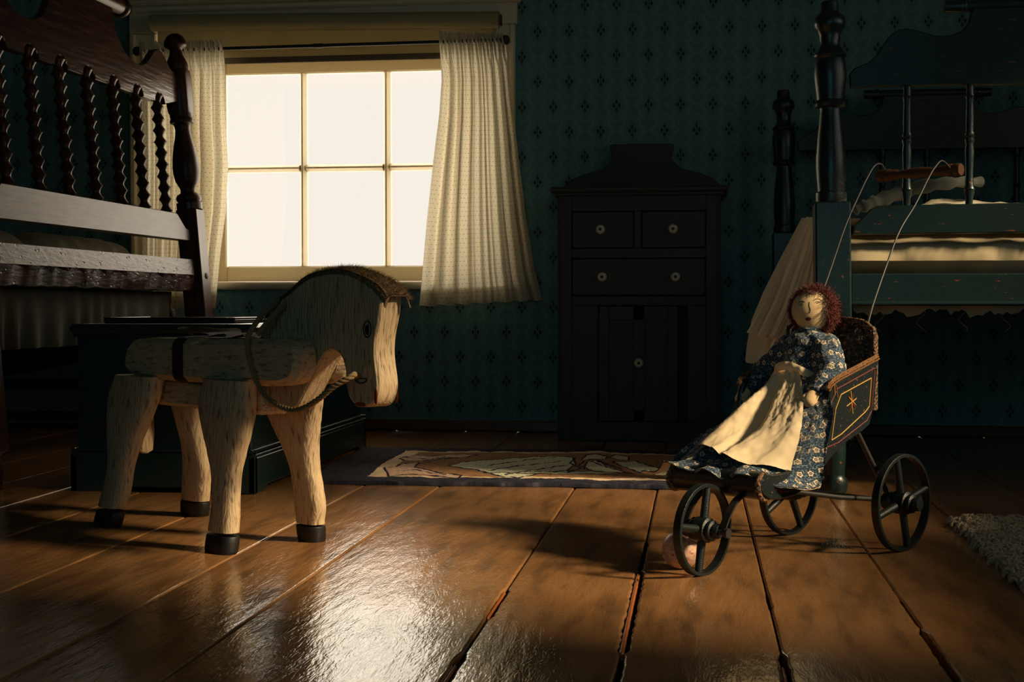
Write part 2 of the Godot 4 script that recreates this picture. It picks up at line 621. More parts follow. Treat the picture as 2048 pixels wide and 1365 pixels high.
func wallpaper() -> StandardMaterial3D:
	var grain := FastNoiseLite.new()
	grain.seed = 4; grain.frequency = 0.08
	var tex := paint_image(256, 400, func(x, y):
		var c := rgb(94, 134, 134)
		# a leafy ogee trellis in a paler green, and a small dark four-petalled lozenge at each crossing
		var best := Vector2(9, 9)
		for s in [[0, 0], [256, 0], [0, 400], [256, 400], [128, 200]]:
			var d := Vector2((x - s[0]) / 256.0 * 0.126, (y - s[1]) / 400.0 * 0.2)
			if d.length() < best.length():
				best = d
		var u := absf(best.x) / 0.063
		var w := absf(best.y) / 0.1
		var og := u + w + 0.09 * sin(w * 9.0) * (1.0 - w)
		var nn := grain.get_noise_2d(x, y)
		if absf(og - 0.82) < 0.13 + 0.09 * sin(best.x * 900.0) * sin(best.y * 700.0):
			c = rgb(110, 150, 146)
		if absf(og - 0.58) < 0.05 + 0.06 * sin(best.x * 1300.0 + best.y * 500.0):
			c = rgb(103, 142, 140)
		for p in [Vector2(0, 0.0155), Vector2(0, -0.0155), Vector2(0.0105, 0), Vector2(-0.0105, 0)]:
			var q: Vector2 = best - p
			if absf(q.x) / 0.0062 + absf(q.y) / 0.0105 < 1.0:
				c = rgb(46, 62, 66)
		if absf(best.x) < 0.0013 and absf(best.y) < 0.03:
			c = rgb(60, 80, 80)
		return c.lightened(maxf(0.0, nn * 0.06)) if nn > 0.0 else c.darkened(-nn * 0.08))
	var m := mat(Color.WHITE, 0.82, 0.35)
	m.albedo_texture = tex
	m.uv1_scale = Vector3(1.0 / 0.126, 1.0 / 0.2, 1)
	return m

func curtain_cloth() -> StandardMaterial3D:
	var tex := paint_image(96, 128, func(x, y):
		var c := rgb(244, 240, 226)
		var k := 0.965 + 0.035 * sin(TAU * x / 4.0) * sin(TAU * y / 4.0)
		var yy: int = y % 64
		var xx: int = (x + (48 if y >= 64 else 0)) % 96
		if absf(yy - 32) < 5 and absf(xx - 48) < 17:
			c = rgb(176, 164, 136)
		return Color(c.r * k, c.g * k, c.b * k))
	var m := mat(Color.WHITE, 0.95, 0.2)
	m.albedo_texture = tex
	m.uv1_scale = Vector3(1.0 / 0.014, 1.0 / 0.036, 1)
	m.backlight_enabled = true
	m.backlight = Color(1.0, 0.985, 0.94)
	m.cull_mode = BaseMaterial3D.CULL_DISABLED
	return m

func calico() -> StandardMaterial3D:
	var r := RandomNumberGenerator.new()
	r.seed = 12
	var fl := []
	for j in 4:
		for i in 4:
			fl.append([Vector2((i + 0.5 * (j % 2) + 0.28 + r.randf_range(-0.2, 0.2)) * 64.0, (j + 0.5 + r.randf_range(-0.2, 0.2)) * 64.0), r.randf() * TAU])
	var n := FastNoiseLite.new()
	n.seed = 8; n.frequency = 0.11; n.noise_type = FastNoiseLite.TYPE_CELLULAR
	var tex := paint_image(256, 256, func(x, y):
		var c := rgb(34, 48, 66)
		var nn := n.get_noise_2d(x, y)
		if nn > -0.5:
			c = rgb(112, 130, 142)
		for f in fl:
			var d: Vector2 = Vector2(x, y) - f[0]
			d.x = wrapf(d.x, -128, 128); d.y = wrapf(d.y, -128, 128)
			var rr := d.length() / (15.0 + 2.6 * cos(5.0 * (d.angle() + f[1])))
			if rr < 1.0:
				c = rgb(216, 196, 168)
			if rr < 0.5:
				c = rgb(40, 46, 60)
			if rr < 0.22:
				c = rgb(206, 180, 146)
			if rr >= 1.0 and rr < 1.22:
				c = rgb(30, 42, 58)
		return c)
	var m := mat(Color.WHITE, 0.9, 0.3)
	m.albedo_texture = tex
	m.rim_enabled = true
	m.rim = 0.2
	triplanar(m, Vector3(1, 1, 1) / 0.088)
	m.cull_mode = BaseMaterial3D.CULL_DISABLED
	return m

# ------------------------------------------------------------------ the room
const WALL_Z := -5.48
const X_LEFT := -4.3
const X_RIGHT := 2.1
const Z_FRONT := 1.3
const CEIL := 2.75
const OPEN := [-2.208, -0.806, 0.606, 1.632]      # window opening in the back wall: x0, x1, y0, y1
const UNSEEN_SIDES := [[-2.49, -1.42, 1.13, 2.33], [-3.75, -2.52, 1.04, 2.0]]   # unseen right-wall window openings, sized to shape the sun: z0, z1, y0, y1
const ADDED_DOORWAY := [-0.6, 0.3, 0.0, 2.0]               # added doorway behind the camera for the cool fill: x0, x1, y0, y1

func make_lights() -> void:
	var cam := Camera3D.new()
	cam.name = "camera"
	cam.position = eye
	cam.basis = cam_basis
	cam.fov = 27.8763
	cam.near = 0.05
	add_child(cam)
	var env := Environment.new()
	env.background_mode = Environment.BG_COLOR
	env.background_color = Color(1.0, 0.965, 0.92)
	env.background_energy_multiplier = 1.0
	env.tonemap_mode = Environment.TONE_MAPPER_LINEAR
	env.tonemap_exposure = 1.0
	env.sdfgi_enabled = true
	env.ssao_enabled = true
	env.ssil_enabled = true
	var we := WorldEnvironment.new()
	we.name = "environment"
	we.environment = env
	add_child(we)
	# daylight standing in the panes of the window behind
	area("window_daylight", Vector3(-1.5, 1.09, -5.86), Vector3(0, 0, 1), Vector2(1.2, 0.95), Color(1.0, 0.93, 0.82), 1.35)
	# low hazy sun out of view, coming in through the unseen right-hand windows
	var sun := DirectionalLight3D.new()
	sun.name = "hazy_sun"
	sun.light_color = Color(1.0, 0.89, 0.71)
	sun.light_energy = 2.3
	sun.light_angular_distance = 8.0
	sun.shadow_enabled = true
	add_child(sun)
	sun.look_at_from_position(Vector3(4, 3, 0), Vector3(4, 3, 0) + Vector3(-0.82, -0.515, -0.25), Vector3.UP)
	# added cool fill to lift the shadows, beyond the added doorway behind the camera
	area("added_cool_fill", Vector3(-0.15, 1.1, 1.75), Vector3(0, 0, -1), Vector2(0.85, 1.8), Color(0.62, 0.9, 0.97), 0.85)

func area(called: String, at: Vector3, towards: Vector3, size: Vector2, c: Color, energy: float) -> void:
	var l := AreaLight3D.new()
	l.name = called
	l.area_size = size
	l.light_color = c
	l.light_energy = energy
	l.area_range = 14.0
	l.shadow_enabled = true
	add_child(l)
	l.look_at_from_position(at, at + towards, Vector3.UP)

func wall_piece(mb: MB, a: Vector3, b: Vector3, axis: int) -> void:
	# a solid piece between two corners, uv in metres along the wall and up
	var c := (a + b) / 2.0
	var s := (b - a).abs()
	var k := mb.v.size()
	mb.box(c, s)
	for i in range(k, mb.v.size()):
		var p := mb.v[i]
		mb.uv[i] = Vector2(p.x if axis == 0 else p.z, 2.4 - p.y)

func wall_with_hole(mb: MB, lo: float, hi: float, at0: float, at1: float, hole: Array, axis: int) -> void:
	var P := func(u, y, w): return Vector3(u, y, w) if axis == 0 else Vector3(w, y, u)
	wall_piece(mb, P.call(lo, 0, at0), P.call(hole[0], CEIL, at1), axis)
	wall_piece(mb, P.call(hole[1], 0, at0), P.call(hi, CEIL, at1), axis)
	wall_piece(mb, P.call(hole[0], hole[3], at0), P.call(hole[1], CEIL, at1), axis)
	if hole[2] > 0.0:
		wall_piece(mb, P.call(hole[0], 0, at0), P.call(hole[1], hole[2], at1), axis)

func make_shell() -> void:
	var mb := MB.new()
	wall_with_hole(mb, X_LEFT, X_RIGHT, WALL_Z - 0.36, WALL_Z, OPEN, 0)
	var w := obj("wall_back", mb, M.paper, self)
	w.set_meta("kind", "structure")
	mb = MB.new()
	wall_with_hole(mb, -2.505, Z_FRONT, X_RIGHT, X_RIGHT + 0.25, UNSEEN_SIDES[0], 1)
	wall_with_hole(mb, WALL_Z, -2.505, X_RIGHT, X_RIGHT + 0.25, UNSEEN_SIDES[1], 1)
	obj("wall_right", mb, M.paper, self).set_meta("kind", "structure")
	mb = MB.new()
	wall_piece(mb, Vector3(X_LEFT - 0.2, 0, WALL_Z), Vector3(X_LEFT, CEIL, Z_FRONT), 1)
	obj("wall_left", mb, M.paper, self).set_meta("kind", "structure")
	mb = MB.new()
	wall_with_hole(mb, X_LEFT, X_RIGHT, Z_FRONT, Z_FRONT + 0.2, ADDED_DOORWAY, 0)
	obj("wall_front", mb, M.paper, self).set_meta("kind", "structure")
	mb = MB.new()
	mb.box(Vector3(-1.1, CEIL + 0.1, -2.1), Vector3(7.0, 0.2, 7.4))
	obj("ceiling", mb, M.ceiling, self).set_meta("kind", "structure")
	mb = MB.new()
	mb.box(Vector3(0, -0.9, -4), Vector3(60, 0.1, 60))
	obj("ground", mb, M.soil, self).set_meta("kind", "structure")
	mb = MB.new()
	mb.box(Vector3((X_LEFT + X_RIGHT) / 2, 0.022, WALL_Z + 0.011), Vector3(X_RIGHT - X_LEFT, 0.044, 0.022), 0.006)
	obj("baseboard_back", mb, M.base, self).set_meta("kind", "structure")
	make_floor()
	make_window()
	make_unseen_windows()

func make_floor() -> void:
	var root := struct("floor")
	var mb := MB.new()
	mb.box(Vector3((X_LEFT + X_RIGHT) / 2, -0.06, (WALL_Z + Z_FRONT) / 2), Vector3(X_RIGHT - X_LEFT + 0.4, 0.06, Z_FRONT - WALL_Z + 0.6))
	obj("subfloor", mb, M.gap, root)
	var seams := [-4.3, -4.02, -3.72, -3.4, -3.1, -2.82, -2.5, -2.2, -1.95, -1.72, -1.49, -1.207, -0.921, -0.708, -0.332, -0.104, 0.124, 0.349, 0.6, 0.86, 1.1, 1.34, 1.6, 1.85, 2.1]
	# where a joint has opened: seam -> [[z from, z to, width], ...]
	var wide := {-0.104: [[-2.95, -2.62, 0.009], [-2.62, -1.98, 0.016], [-1.98, -1.2, 0.008]], 0.349: [[-2.42, -2.2, 0.006], [-2.2, -1.2, 0.013]], 0.124: [[-2.02, -1.2, 0.012], [-2.45, -2.3, 0.005]], -0.332: [[-2.42, -2.18, 0.011], [-1.95, -1.2, 0.01]]}
	var fil := {-0.104: [[-2.6, -2.0]], 0.124: [[-2.5, -2.44], [-1.95, -1.3]], -0.332: [[-2.4, -2.2], [-1.9, -1.3]], -0.921: [[-2.52, -2.44]]}
	var zs := []
	var z := WALL_Z
	while z < Z_FRONT:
		zs.append(z)
		z += 0.1 if z < -3.6 or z > -1.5 else 0.02
	zs.append(Z_FRONT)
	for k in seams.size() - 1:
		mb = MB.new()
		var rows := []
		var uvs := []
		var x0: float = seams[k]
		var x1: float = seams[k + 1]
		var cup := 0.0012 + 0.0008 * sin(k * 2.3)
		var dy := 0.0008 * sin(k * 1.7)
		for zz in zs:
			var a := x0 + edge_gap(x0, zz, wide, 1.0)
			var b := x1 - edge_gap(x1, zz, wide, -1.0)
			var row := PackedVector3Array()
			var uvr := PackedVector2Array()
			var wv := 0.0009 * wob.get_noise_2d(k * 37.0, zz * 60.0)
			for q in [[a, -0.03], [a, -0.0035], [a + 0.0015, -0.001], [a + 0.005, 0.0]]:
				row.append(Vector3(q[0], q[1] - cup * 0.6 + dy, zz))
			for j in range(1, 8):
				var t := j / 8.0
				row.append(Vector3(lerpf(a, b, t), -cup * 0.6 + cup * 4.0 * t * (1.0 - t) + dy + wv, zz))
			for q in [[b - 0.005, 0.0], [b - 0.0015, -0.001], [b, -0.0035], [b, -0.03]]:
				row.append(Vector3(q[0], q[1] - cup * 0.6 + dy, zz))
			for p in row:
				uvr.append(Vector2(p.x + k * 0.37, p.z + k * 1.31))
			rows.append(row)
			uvs.append(uvr)
		mb.grid(rows, false, true, uvs)
		obj("plank", mb, M.floor, root)
	for s in fil:
		for f in fil[s]:
			mb = MB.new()
			var w: float = 0.011 if s == -0.104 else 0.008
			mb.box(Vector3(s - 0.0025, -0.012, (f[0] + f[1]) / 2), Vector3(w * 0.7, 0.016, f[1] - f[0]), 0.003)
			obj("filler_strip", mb, M.filler, root)

func edge_gap(s: float, z: float, wide: Dictionary, side: float) -> float:
	var g := 0.0011
	if wide.has(s):
		for r in wide[s]:
			if z > r[0] and z < r[1]:
				g = maxf(g, r[2] * 0.5 * minf(1.0, minf(z - r[0], r[1] - z) / 0.03 + 0.35))
	var jag := wob.get_noise_2d(z * 900.0, s * 500.0 + side * 40.0)
	return g * (1.0 + 0.5 * jag) + 0.0008 * absf(jag)

func make_window() -> void:
	var root := struct("window_1", "small six-pane window with cream painted casing between cotton curtains")
	root.position = Vector3(-1.5, 0.606, WALL_Z)
	var zf := WALL_Z + 0.022
	# flat casing boards with a raised outer band
	var mb := MB.new()
	mb.box(Vector3(-2.264, 1.117, WALL_Z + 0.011), Vector3(0.112, 1.024, 0.022), 0.004)
	mb.box(Vector3(-2.312, 1.117, WALL_Z + 0.018), Vector3(0.026, 1.024, 0.036), 0.006)
	mb.box(Vector3(-2.218, 1.117, WALL_Z + 0.014), Vector3(0.014, 1.024, 0.03), 0.005)
	obj_w("casing", mb, M.cream, root)
	mb = MB.new()
	mb.box(Vector3(-0.763, 1.117, WALL_Z + 0.011), Vector3(0.09, 1.024, 0.022), 0.004)
	mb.box(Vector3(-0.728, 1.117, WALL_Z + 0.018), Vector3(0.022, 1.024, 0.036), 0.006)
	mb.box(Vector3(-0.8, 1.117, WALL_Z + 0.014), Vector3(0.014, 1.024, 0.03), 0.005)
	obj_w("casing", mb, M.cream, root)
	mb = MB.new()
	mb.box(Vector3(-1.52, 1.675, WALL_Z + 0.011), Vector3(1.62, 0.09, 0.022), 0.004)
	mb.box(Vector3(-1.52, 1.728, WALL_Z + 0.02), Vector3(1.65, 0.028, 0.04), 0.008)
	mb.box(Vector3(-1.52, 1.755, WALL_Z + 0.028), Vector3(1.68, 0.026, 0.056), 0.01)
	mb.box(Vector3(-1.52, 1.64, WALL_Z + 0.014), Vector3(1.41, 0.016, 0.03), 0.005)
	obj_w("head_casing", mb, M.cream, root)
	# sill board with rounded nose
	mb = MB.new()
	var nose := PackedVector2Array()
	for k in 9:
		var a := PI / 2 - PI * k / 8.0
		nose.append(Vector2(0.03 + 0.017 * cos(a), 0.589 + 0.017 * sin(a)))
	nose.append(Vector2(-0.3, 0.572))
	nose.append(Vector2(-0.3, 0.606))
	mb.prism(nose, -0.79, 0.79, 0.0, Transform3D(Basis(Vector3(0, 0, 1), Vector3.UP, Vector3(-1, 0, 0)), Vector3(-1.515, 0, WALL_Z)))
	obj_w("sill", mb, M.cream, root)
	# splayed reveal boards from the casing back to the sash
	var zs := -5.745
	var sx0 := -2.075
	var sx1 := -0.905
	var sy1 := 1.562
	mb = MB.new()
	mb.quad(Vector3(OPEN[0], 0.606, WALL_Z), Vector3(sx0, 0.606, zs), Vector3(sx0, sy1, zs), Vector3(OPEN[0], OPEN[3], WALL_Z))
	mb.quad(Vector3(sx1, 0.606, zs), Vector3(OPEN[1], 0.606, WALL_Z), Vector3(OPEN[1], OPEN[3], WALL_Z), Vector3(sx1, sy1, zs))
	mb.quad(Vector3(OPEN[0], OPEN[3], WALL_Z), Vector3(sx0, sy1, zs), Vector3(sx1, sy1, zs), Vector3(OPEN[1], OPEN[3], WALL_Z))
	# backs of the boards, so that they have thickness
	mb.box(Vector3(sx0 - 0.07, 1.1, zs - 0.02), Vector3(0.14, 1.06, 0.04))
	mb.box(Vector3(sx1 + 0.05, 1.1, zs - 0.02), Vector3(0.1, 1.06, 0.04))
	mb.box(Vector3((sx0 + sx1) / 2, sy1 + 0.03, zs - 0.02), Vector3(1.3, 0.06, 0.04))
	obj_w("reveal", mb, M.cream, root)
	# sash: stiles, rails, muntins as their own pieces, panes set between
	var cols := []
	for px in [452, 598, 612, 765, 780, 930]:
		cols.append(on_z(px, 330, -5.77).x)
	var ry := []
	for py in [145, 328, 342, 532]:
		ry.append(on_z(690, py, -5.77).y)
	var sash := Node3D.new()
	sash.name = "sash"
	root.add_child(sash)
	var x0 := sx0 - 0.01
	var x1 := sx1 + 0.01
	var pieces := [
		["stile", x0, cols[0], 0.606, sy1], ["stile", cols[5], x1, 0.606, sy1],
		["top_rail", cols[0], cols[5], ry[0], sy1], ["bottom_rail", cols[0], cols[5], 0.606, ry[3]],
		["muntin", cols[1], cols[2], ry[3], ry[0]], ["muntin", cols[3], cols[4], ry[3], ry[0]],
		["muntin", cols[0], cols[1], ry[2], ry[1]], ["muntin", cols[2], cols[3], ry[2], ry[1]], ["muntin", cols[4], cols[5], ry[2], ry[1]]]
	for p in pieces:
		mb = MB.new()
		var cx: float = (p[1] + p[2]) / 2
		var cy: float = (p[3] + p[4]) / 2
		if p[0] == "muntin":
			# thin glazing bar, splayed towards the glass
			var up: bool = p[4] - p[3] > 0.3
			var hw: float = (p[2] - p[1] if up else p[4] - p[3]) / 2
			var ln: float = (p[4] - p[3] if up else p[2] - p[1]) / 2
			var tt := Transform3D(Basis(Vector3.RIGHT, Vector3(0, 0, 1), Vector3.DOWN) if up else Basis(Vector3.UP, Vector3(0, 0, 1), Vector3.RIGHT), Vector3(cx, cy, -5.79))
			mb.prism(pts([[-hw, -0.012], [hw, -0.012], [hw, 0.0], [hw * 0.9, 0.004], [0.0035, 0.026], [-0.0035, 0.026], [-hw * 0.9, 0.004], [-hw, 0.0]]), -ln, ln, 0.0, tt)
		else:
			mb.box(Vector3(cx, cy, -5.787), Vector3(p[2] - p[1], p[4] - p[3], 0.03), 0.006)
		var o := obj_w(p[0], mb, M.cream, sash)
		o.position = -root.position
	for i in 3:
		for j in 2:
			mb = MB.new()
			var a: float = cols[i * 2] - 0.003
			var b: float = cols[i * 2 + 1] + 0.003
			var c: float = ry[1 + j * 2] - 0.003
			var d: float = ry[j * 2] + 0.003
			mb.quad(Vector3(a, c, -5.79), Vector3(b, c, -5.79), Vector3(b, d, -5.79), Vector3(a, d, -5.79))
			var o := obj("pane", mb, M.glass, sash, -root.position)
	# curtain rod
	var ra := on_z(275, 103, -5.385)
	var rb := on_z(1010, 80, -5.385)
	var rod := thing("curtain_rod", "thin dark iron curtain rod with ball ends across the window", "curtain rod", (ra + rb) / 2)
	mb = MB.new()
	mb.tube([ra, (ra + rb) / 2, rb], 0.0075, 10)
	obj_w("rod", mb, M.iron, rod)
	mb = MB.new()
	mb.tube([(ra + rb) / 2 + (ra - rb) * 0.012, (ra + rb) / 2, (ra + rb) / 2 + (rb - ra) * 0.012], 0.0095, 10)
	obj_w("collar", mb, M.iron, rod)
	for e in [ra, rb]:
		mb = MB.new()
		mb.lathe([Vector2(0.0, -0.02), Vector2(0.012, -0.017), Vector2(0.019, -0.006), Vector2(0.019, 0.006), Vector2(0.012, 0.017), Vector2(0.0, 0.02)], 14, Transform3D(Basis.IDENTITY, e))
		obj_w("finial", mb, M.iron, rod)
		mb = MB.new()
		var inn: Vector3 = e + Vector3(0.025 if e == ra else -0.025, 0, 0)
		mb.tube([inn + Vector3(0, -0.008, 0), inn + Vector3(0, -0.012, -0.03), inn + Vector3(0, -0.012, -0.075)], 0.004, 8)
		mb.box(inn + Vector3(0, -0.012, -0.072), Vector3(0.02, 0.05, 0.004))
		obj_w("bracket", mb, M.iron, rod)
	# rolled-up blind
	var ba := on_z(304, 46, -5.425)
	var bb := on_z(998, 40, -5.425)
	var blind := thing("roller_blind", "rolled up olive cloth blind at the top of the window", "blind", (ba + bb) / 2)
	mb = MB.new()
	mb.tube([ba, ba.lerp(bb, 0.5), bb], 0.034, 20)
	obj_w("roll", mb, M.blind, blind)
	mb = MB.new()
	mb.box((ba + bb) / 2 + Vector3(0, -0.07, -0.022), Vector3((bb - ba).x - 0.03, 0.13, 0.0015))
	obj_w("cloth", mb, M.blind, blind)
	mb = MB.new()
	mb.box((ba + bb) / 2 + Vector3(0, -0.146, -0.022), Vector3((bb - ba).x - 0.03, 0.026, 0.008), 0.003)
	obj_w("slat", mb, M.slat, blind)
	for e in [ba, bb]:
		mb = MB.new()
		mb.box(e + Vector3(-0.008 if e == ba else 0.008, 0.0, -0.005), Vector3(0.005, 0.045, 0.03), 0.002)
		obj_w("bracket", mb, M.iron, blind)
	curtain("cotton curtain with woven dashes gathered behind the spindle bed post", [[280, 86], [281, 110], [283, 250], [284, 400], [286, 520], [290, 618]], [[446, 82], [447, 100], [450, 250], [455, 330], [451, 420], [441, 500], [431, 616]], 7.0, 3)
	curtain("cotton curtain with woven dashes flaring wide at its hem over the wallpaper", [[878, 66], [880, 95], [884, 160], [880, 230], [868, 330], [855, 450], [845, 560], [840, 613]], [[1008, 70], [1012, 92], [1022, 200], [1037, 330], [1050, 430], [1068, 540], [1083, 600]], 7.0, 7)

func px_line(pts: Array, y: float) -> float:
	for k in pts.size() - 1:
		if y <= pts[k + 1][1]:
			return lerpf(pts[k][0], pts[k + 1][0], clampf((y - pts[k][1]) / (pts[k + 1][1] - pts[k][1]), 0, 1))
	return pts[-1][0]

func curtain(label: String, left: Array, right: Array, folds: float, seed_: int) -> void:
	var mb := MB.new()
	var rows := []
	var uvs := []
	var z0 := -5.385
	var nr := 70
	var nc := 150
	for i in nr:
		var t := float(i) / (nr - 1)
		var row := PackedVector3Array()
		var uvr := PackedVector2Array()
		for j in nc:
			var u := float(j) / (nc - 1)
			var yl: float = lerpf(left[0][1], left[-1][1], t)
			var yr: float = lerpf(right[0][1], right[-1][1], t)
			var py := lerpf(yl, yr, u)
			var p := on_z(lerpf(px_line(left, py), px_line(right, py), u), py, z0)
			var w := u * folds * TAU
			var warp := 0.9 * sin(u * 5.0 + seed_) + 0.5 * sin(u * 11.0 + t * 1.5 + seed_ * 2)
			var amp := lerpf(0.012, 0.042, smoothstep(0.05, 0.5, t)) * (1.0 - 0.3 * t) * (0.55 + 0.45 * sin(u * 7.0 + seed_))
			var dz := amp * sin(w + warp) + 0.006 * sin(w * 2.3 + seed_ + t * 2.0)
			# tight little gathers in the heading on the rod
			var head := 1.0 - smoothstep(0.04, 0.13, t)
			dz = lerpf(dz, 0.012 * sin(u * folds * 3.4 * TAU + 0.8 * sin(t * 30)) + 0.012, head)
			if t < 0.03:
				p.y += 0.006 * sin(u * folds * 3.4 * TAU)
			p.z += dz + 0.008 * smoothstep(0.2, 1.0, t)
			p.x += 0.004 * cos(w + warp)
			if t > 0.985:
				p.y += 0.003 * sin(w + warp)
			row.append(p)
			uvr.append(Vector2(u * 0.55, t * 1.08))
		rows.append(row)
		uvs.append(uvr)
	mb.grid(rows, false, false, uvs)
	var base: Vector3 = rows[nr - 1][nc / 2]
	var root := thing("curtain", label, "curtain", Vector3(base.x, base.y, z0), 0.0, "pair of window curtains")
	obj_w("cloth", mb, M.curtain, root)
	# turned hem, a second thickness
	mb = MB.new()
	var hr := []
	var hu := []
	for i in range(nr - 5, nr):
		var row := PackedVector3Array()
		for j in nc:
			row.append(rows[i][j] + Vector3(0, 0, -0.002))
		hr.append(row)
		hu.append(uvs[i])
	mb.grid(hr, false, false, hu)
	obj_w("hem", mb, M.curtain, root)

func make_unseen_windows() -> void:
	# two unseen windows in the right-hand wall, placed to let sun onto the toys
	for n in 2:
		var h: Array = UNSEEN_SIDES[n]
		var root := struct("window_%d" % (n + 2), ["taller", "lower"][n] + " unseen window in the right-hand wall")
		root.position = Vector3(X_RIGHT, h[2], (h[0] + h[1]) / 2)
		var zc: float = (h[0] + h[1]) / 2
		var yc: float = (h[2] + h[3]) / 2
		for z in [h[0] + 0.01, h[1] - 0.01]:
			var mb := MB.new()
			mb.box(Vector3(X_RIGHT + 0.2, yc, z), Vector3(0.04, h[3] - h[2], 0.02), 0.003)
			obj_w("stile", mb, M.cream, root)
		for y in [h[2] + 0.025, h[3] - 0.025]:
			var mb := MB.new()
			mb.box(Vector3(X_RIGHT + 0.2, y, zc), Vector3(0.04, 0.05, h[1] - h[0] - 0.1), 0.003)
			obj_w("rail", mb, M.cream, root)
		var mb := MB.new()
		mb.box(Vector3(X_RIGHT + 0.2, yc, zc), Vector3(0.03, h[3] - h[2] - 0.1, 0.018), 0.003)
		obj_w("muntin", mb, M.cream, root)
		for sz in [0, 1]:
			mb = MB.new()
			var a: float = h[0] if sz == 0 else zc
			var b: float = zc if sz == 0 else h[1]
			mb.quad(Vector3(X_RIGHT + 0.205, h[2], a), Vector3(X_RIGHT + 0.205, h[3], a), Vector3(X_RIGHT + 0.205, h[3], b), Vector3(X_RIGHT + 0.205, h[2], b))
			obj_w("pane", mb, M.glass, root)
		mb = MB.new()
		mb.box(Vector3(X_RIGHT - 0.01, h[2] - 0.012, zc), Vector3(0.08, 0.024, h[1] - h[0] + 0.08), 0.005)
		obj_w("sill", mb, M.cream, root)
	# added passage walls round the fill light, beyond the added doorway
	var mb := MB.new()
	var added_passage := struct("wall_added_passage")
	mb.box(Vector3(-0.15, 1.2, 2.2), Vector3(2.4, 2.4, 0.1))
	mb.box(Vector3(-1.0, 1.2, 1.85), Vector3(0.1, 2.4, 0.7))
	mb.box(Vector3(0.7, 1.2, 1.85), Vector3(0.1, 2.4, 0.7))
	mb.box(Vector3(-0.15, 2.35, 1.85), Vector3(1.8, 0.1, 0.8))
	mb.box(Vector3(-0.15, -0.05, 1.85), Vector3(1.8, 0.1, 0.8))
	obj("plaster", mb, M.plaster, added_passage)

# ------------------------------------------------------------------ furniture
func pts(a: Array) -> PackedVector2Array:
	var p := PackedVector2Array()
	for k in a:
		p.append(Vector2(k[0], k[1]))
	return p

# rounds the corners of a coarse outline
func smooth_poly(a: PackedVector2Array, times := 2) -> PackedVector2Array:
	for t in times:
		var b := PackedVector2Array()
		for k in a.size():
			var p := a[k]
			var q := a[(k + 1) % a.size()]
			b.append(p.lerp(q, 0.25))
			b.append(p.lerp(q, 0.75))
		a = b
	return a

func spline(p: Array, steps := 6) -> Array:
	var out := []
	for k in p.size() - 1:
		var a = p[maxi(k - 1, 0)]
		var d = p[mini(k + 2, p.size() - 1)]
		for s in steps:
			out.append(p[k].cubic_interpolate(p[k + 1], a, d, float(s) / steps))
	out.append(p[-1])
	return out

var bed_o := Vector3(-1.867, 0, -5.12)
var bed_b: Basis

func bed_px(px: float, py: float, z := 0.0) -> Vector2:
	var p := on_plane(px, py, bed_o + bed_b.z * z, bed_b.z) - bed_o
	return Vector2(p.dot(bed_b.x), p.dot(bed_b.y))

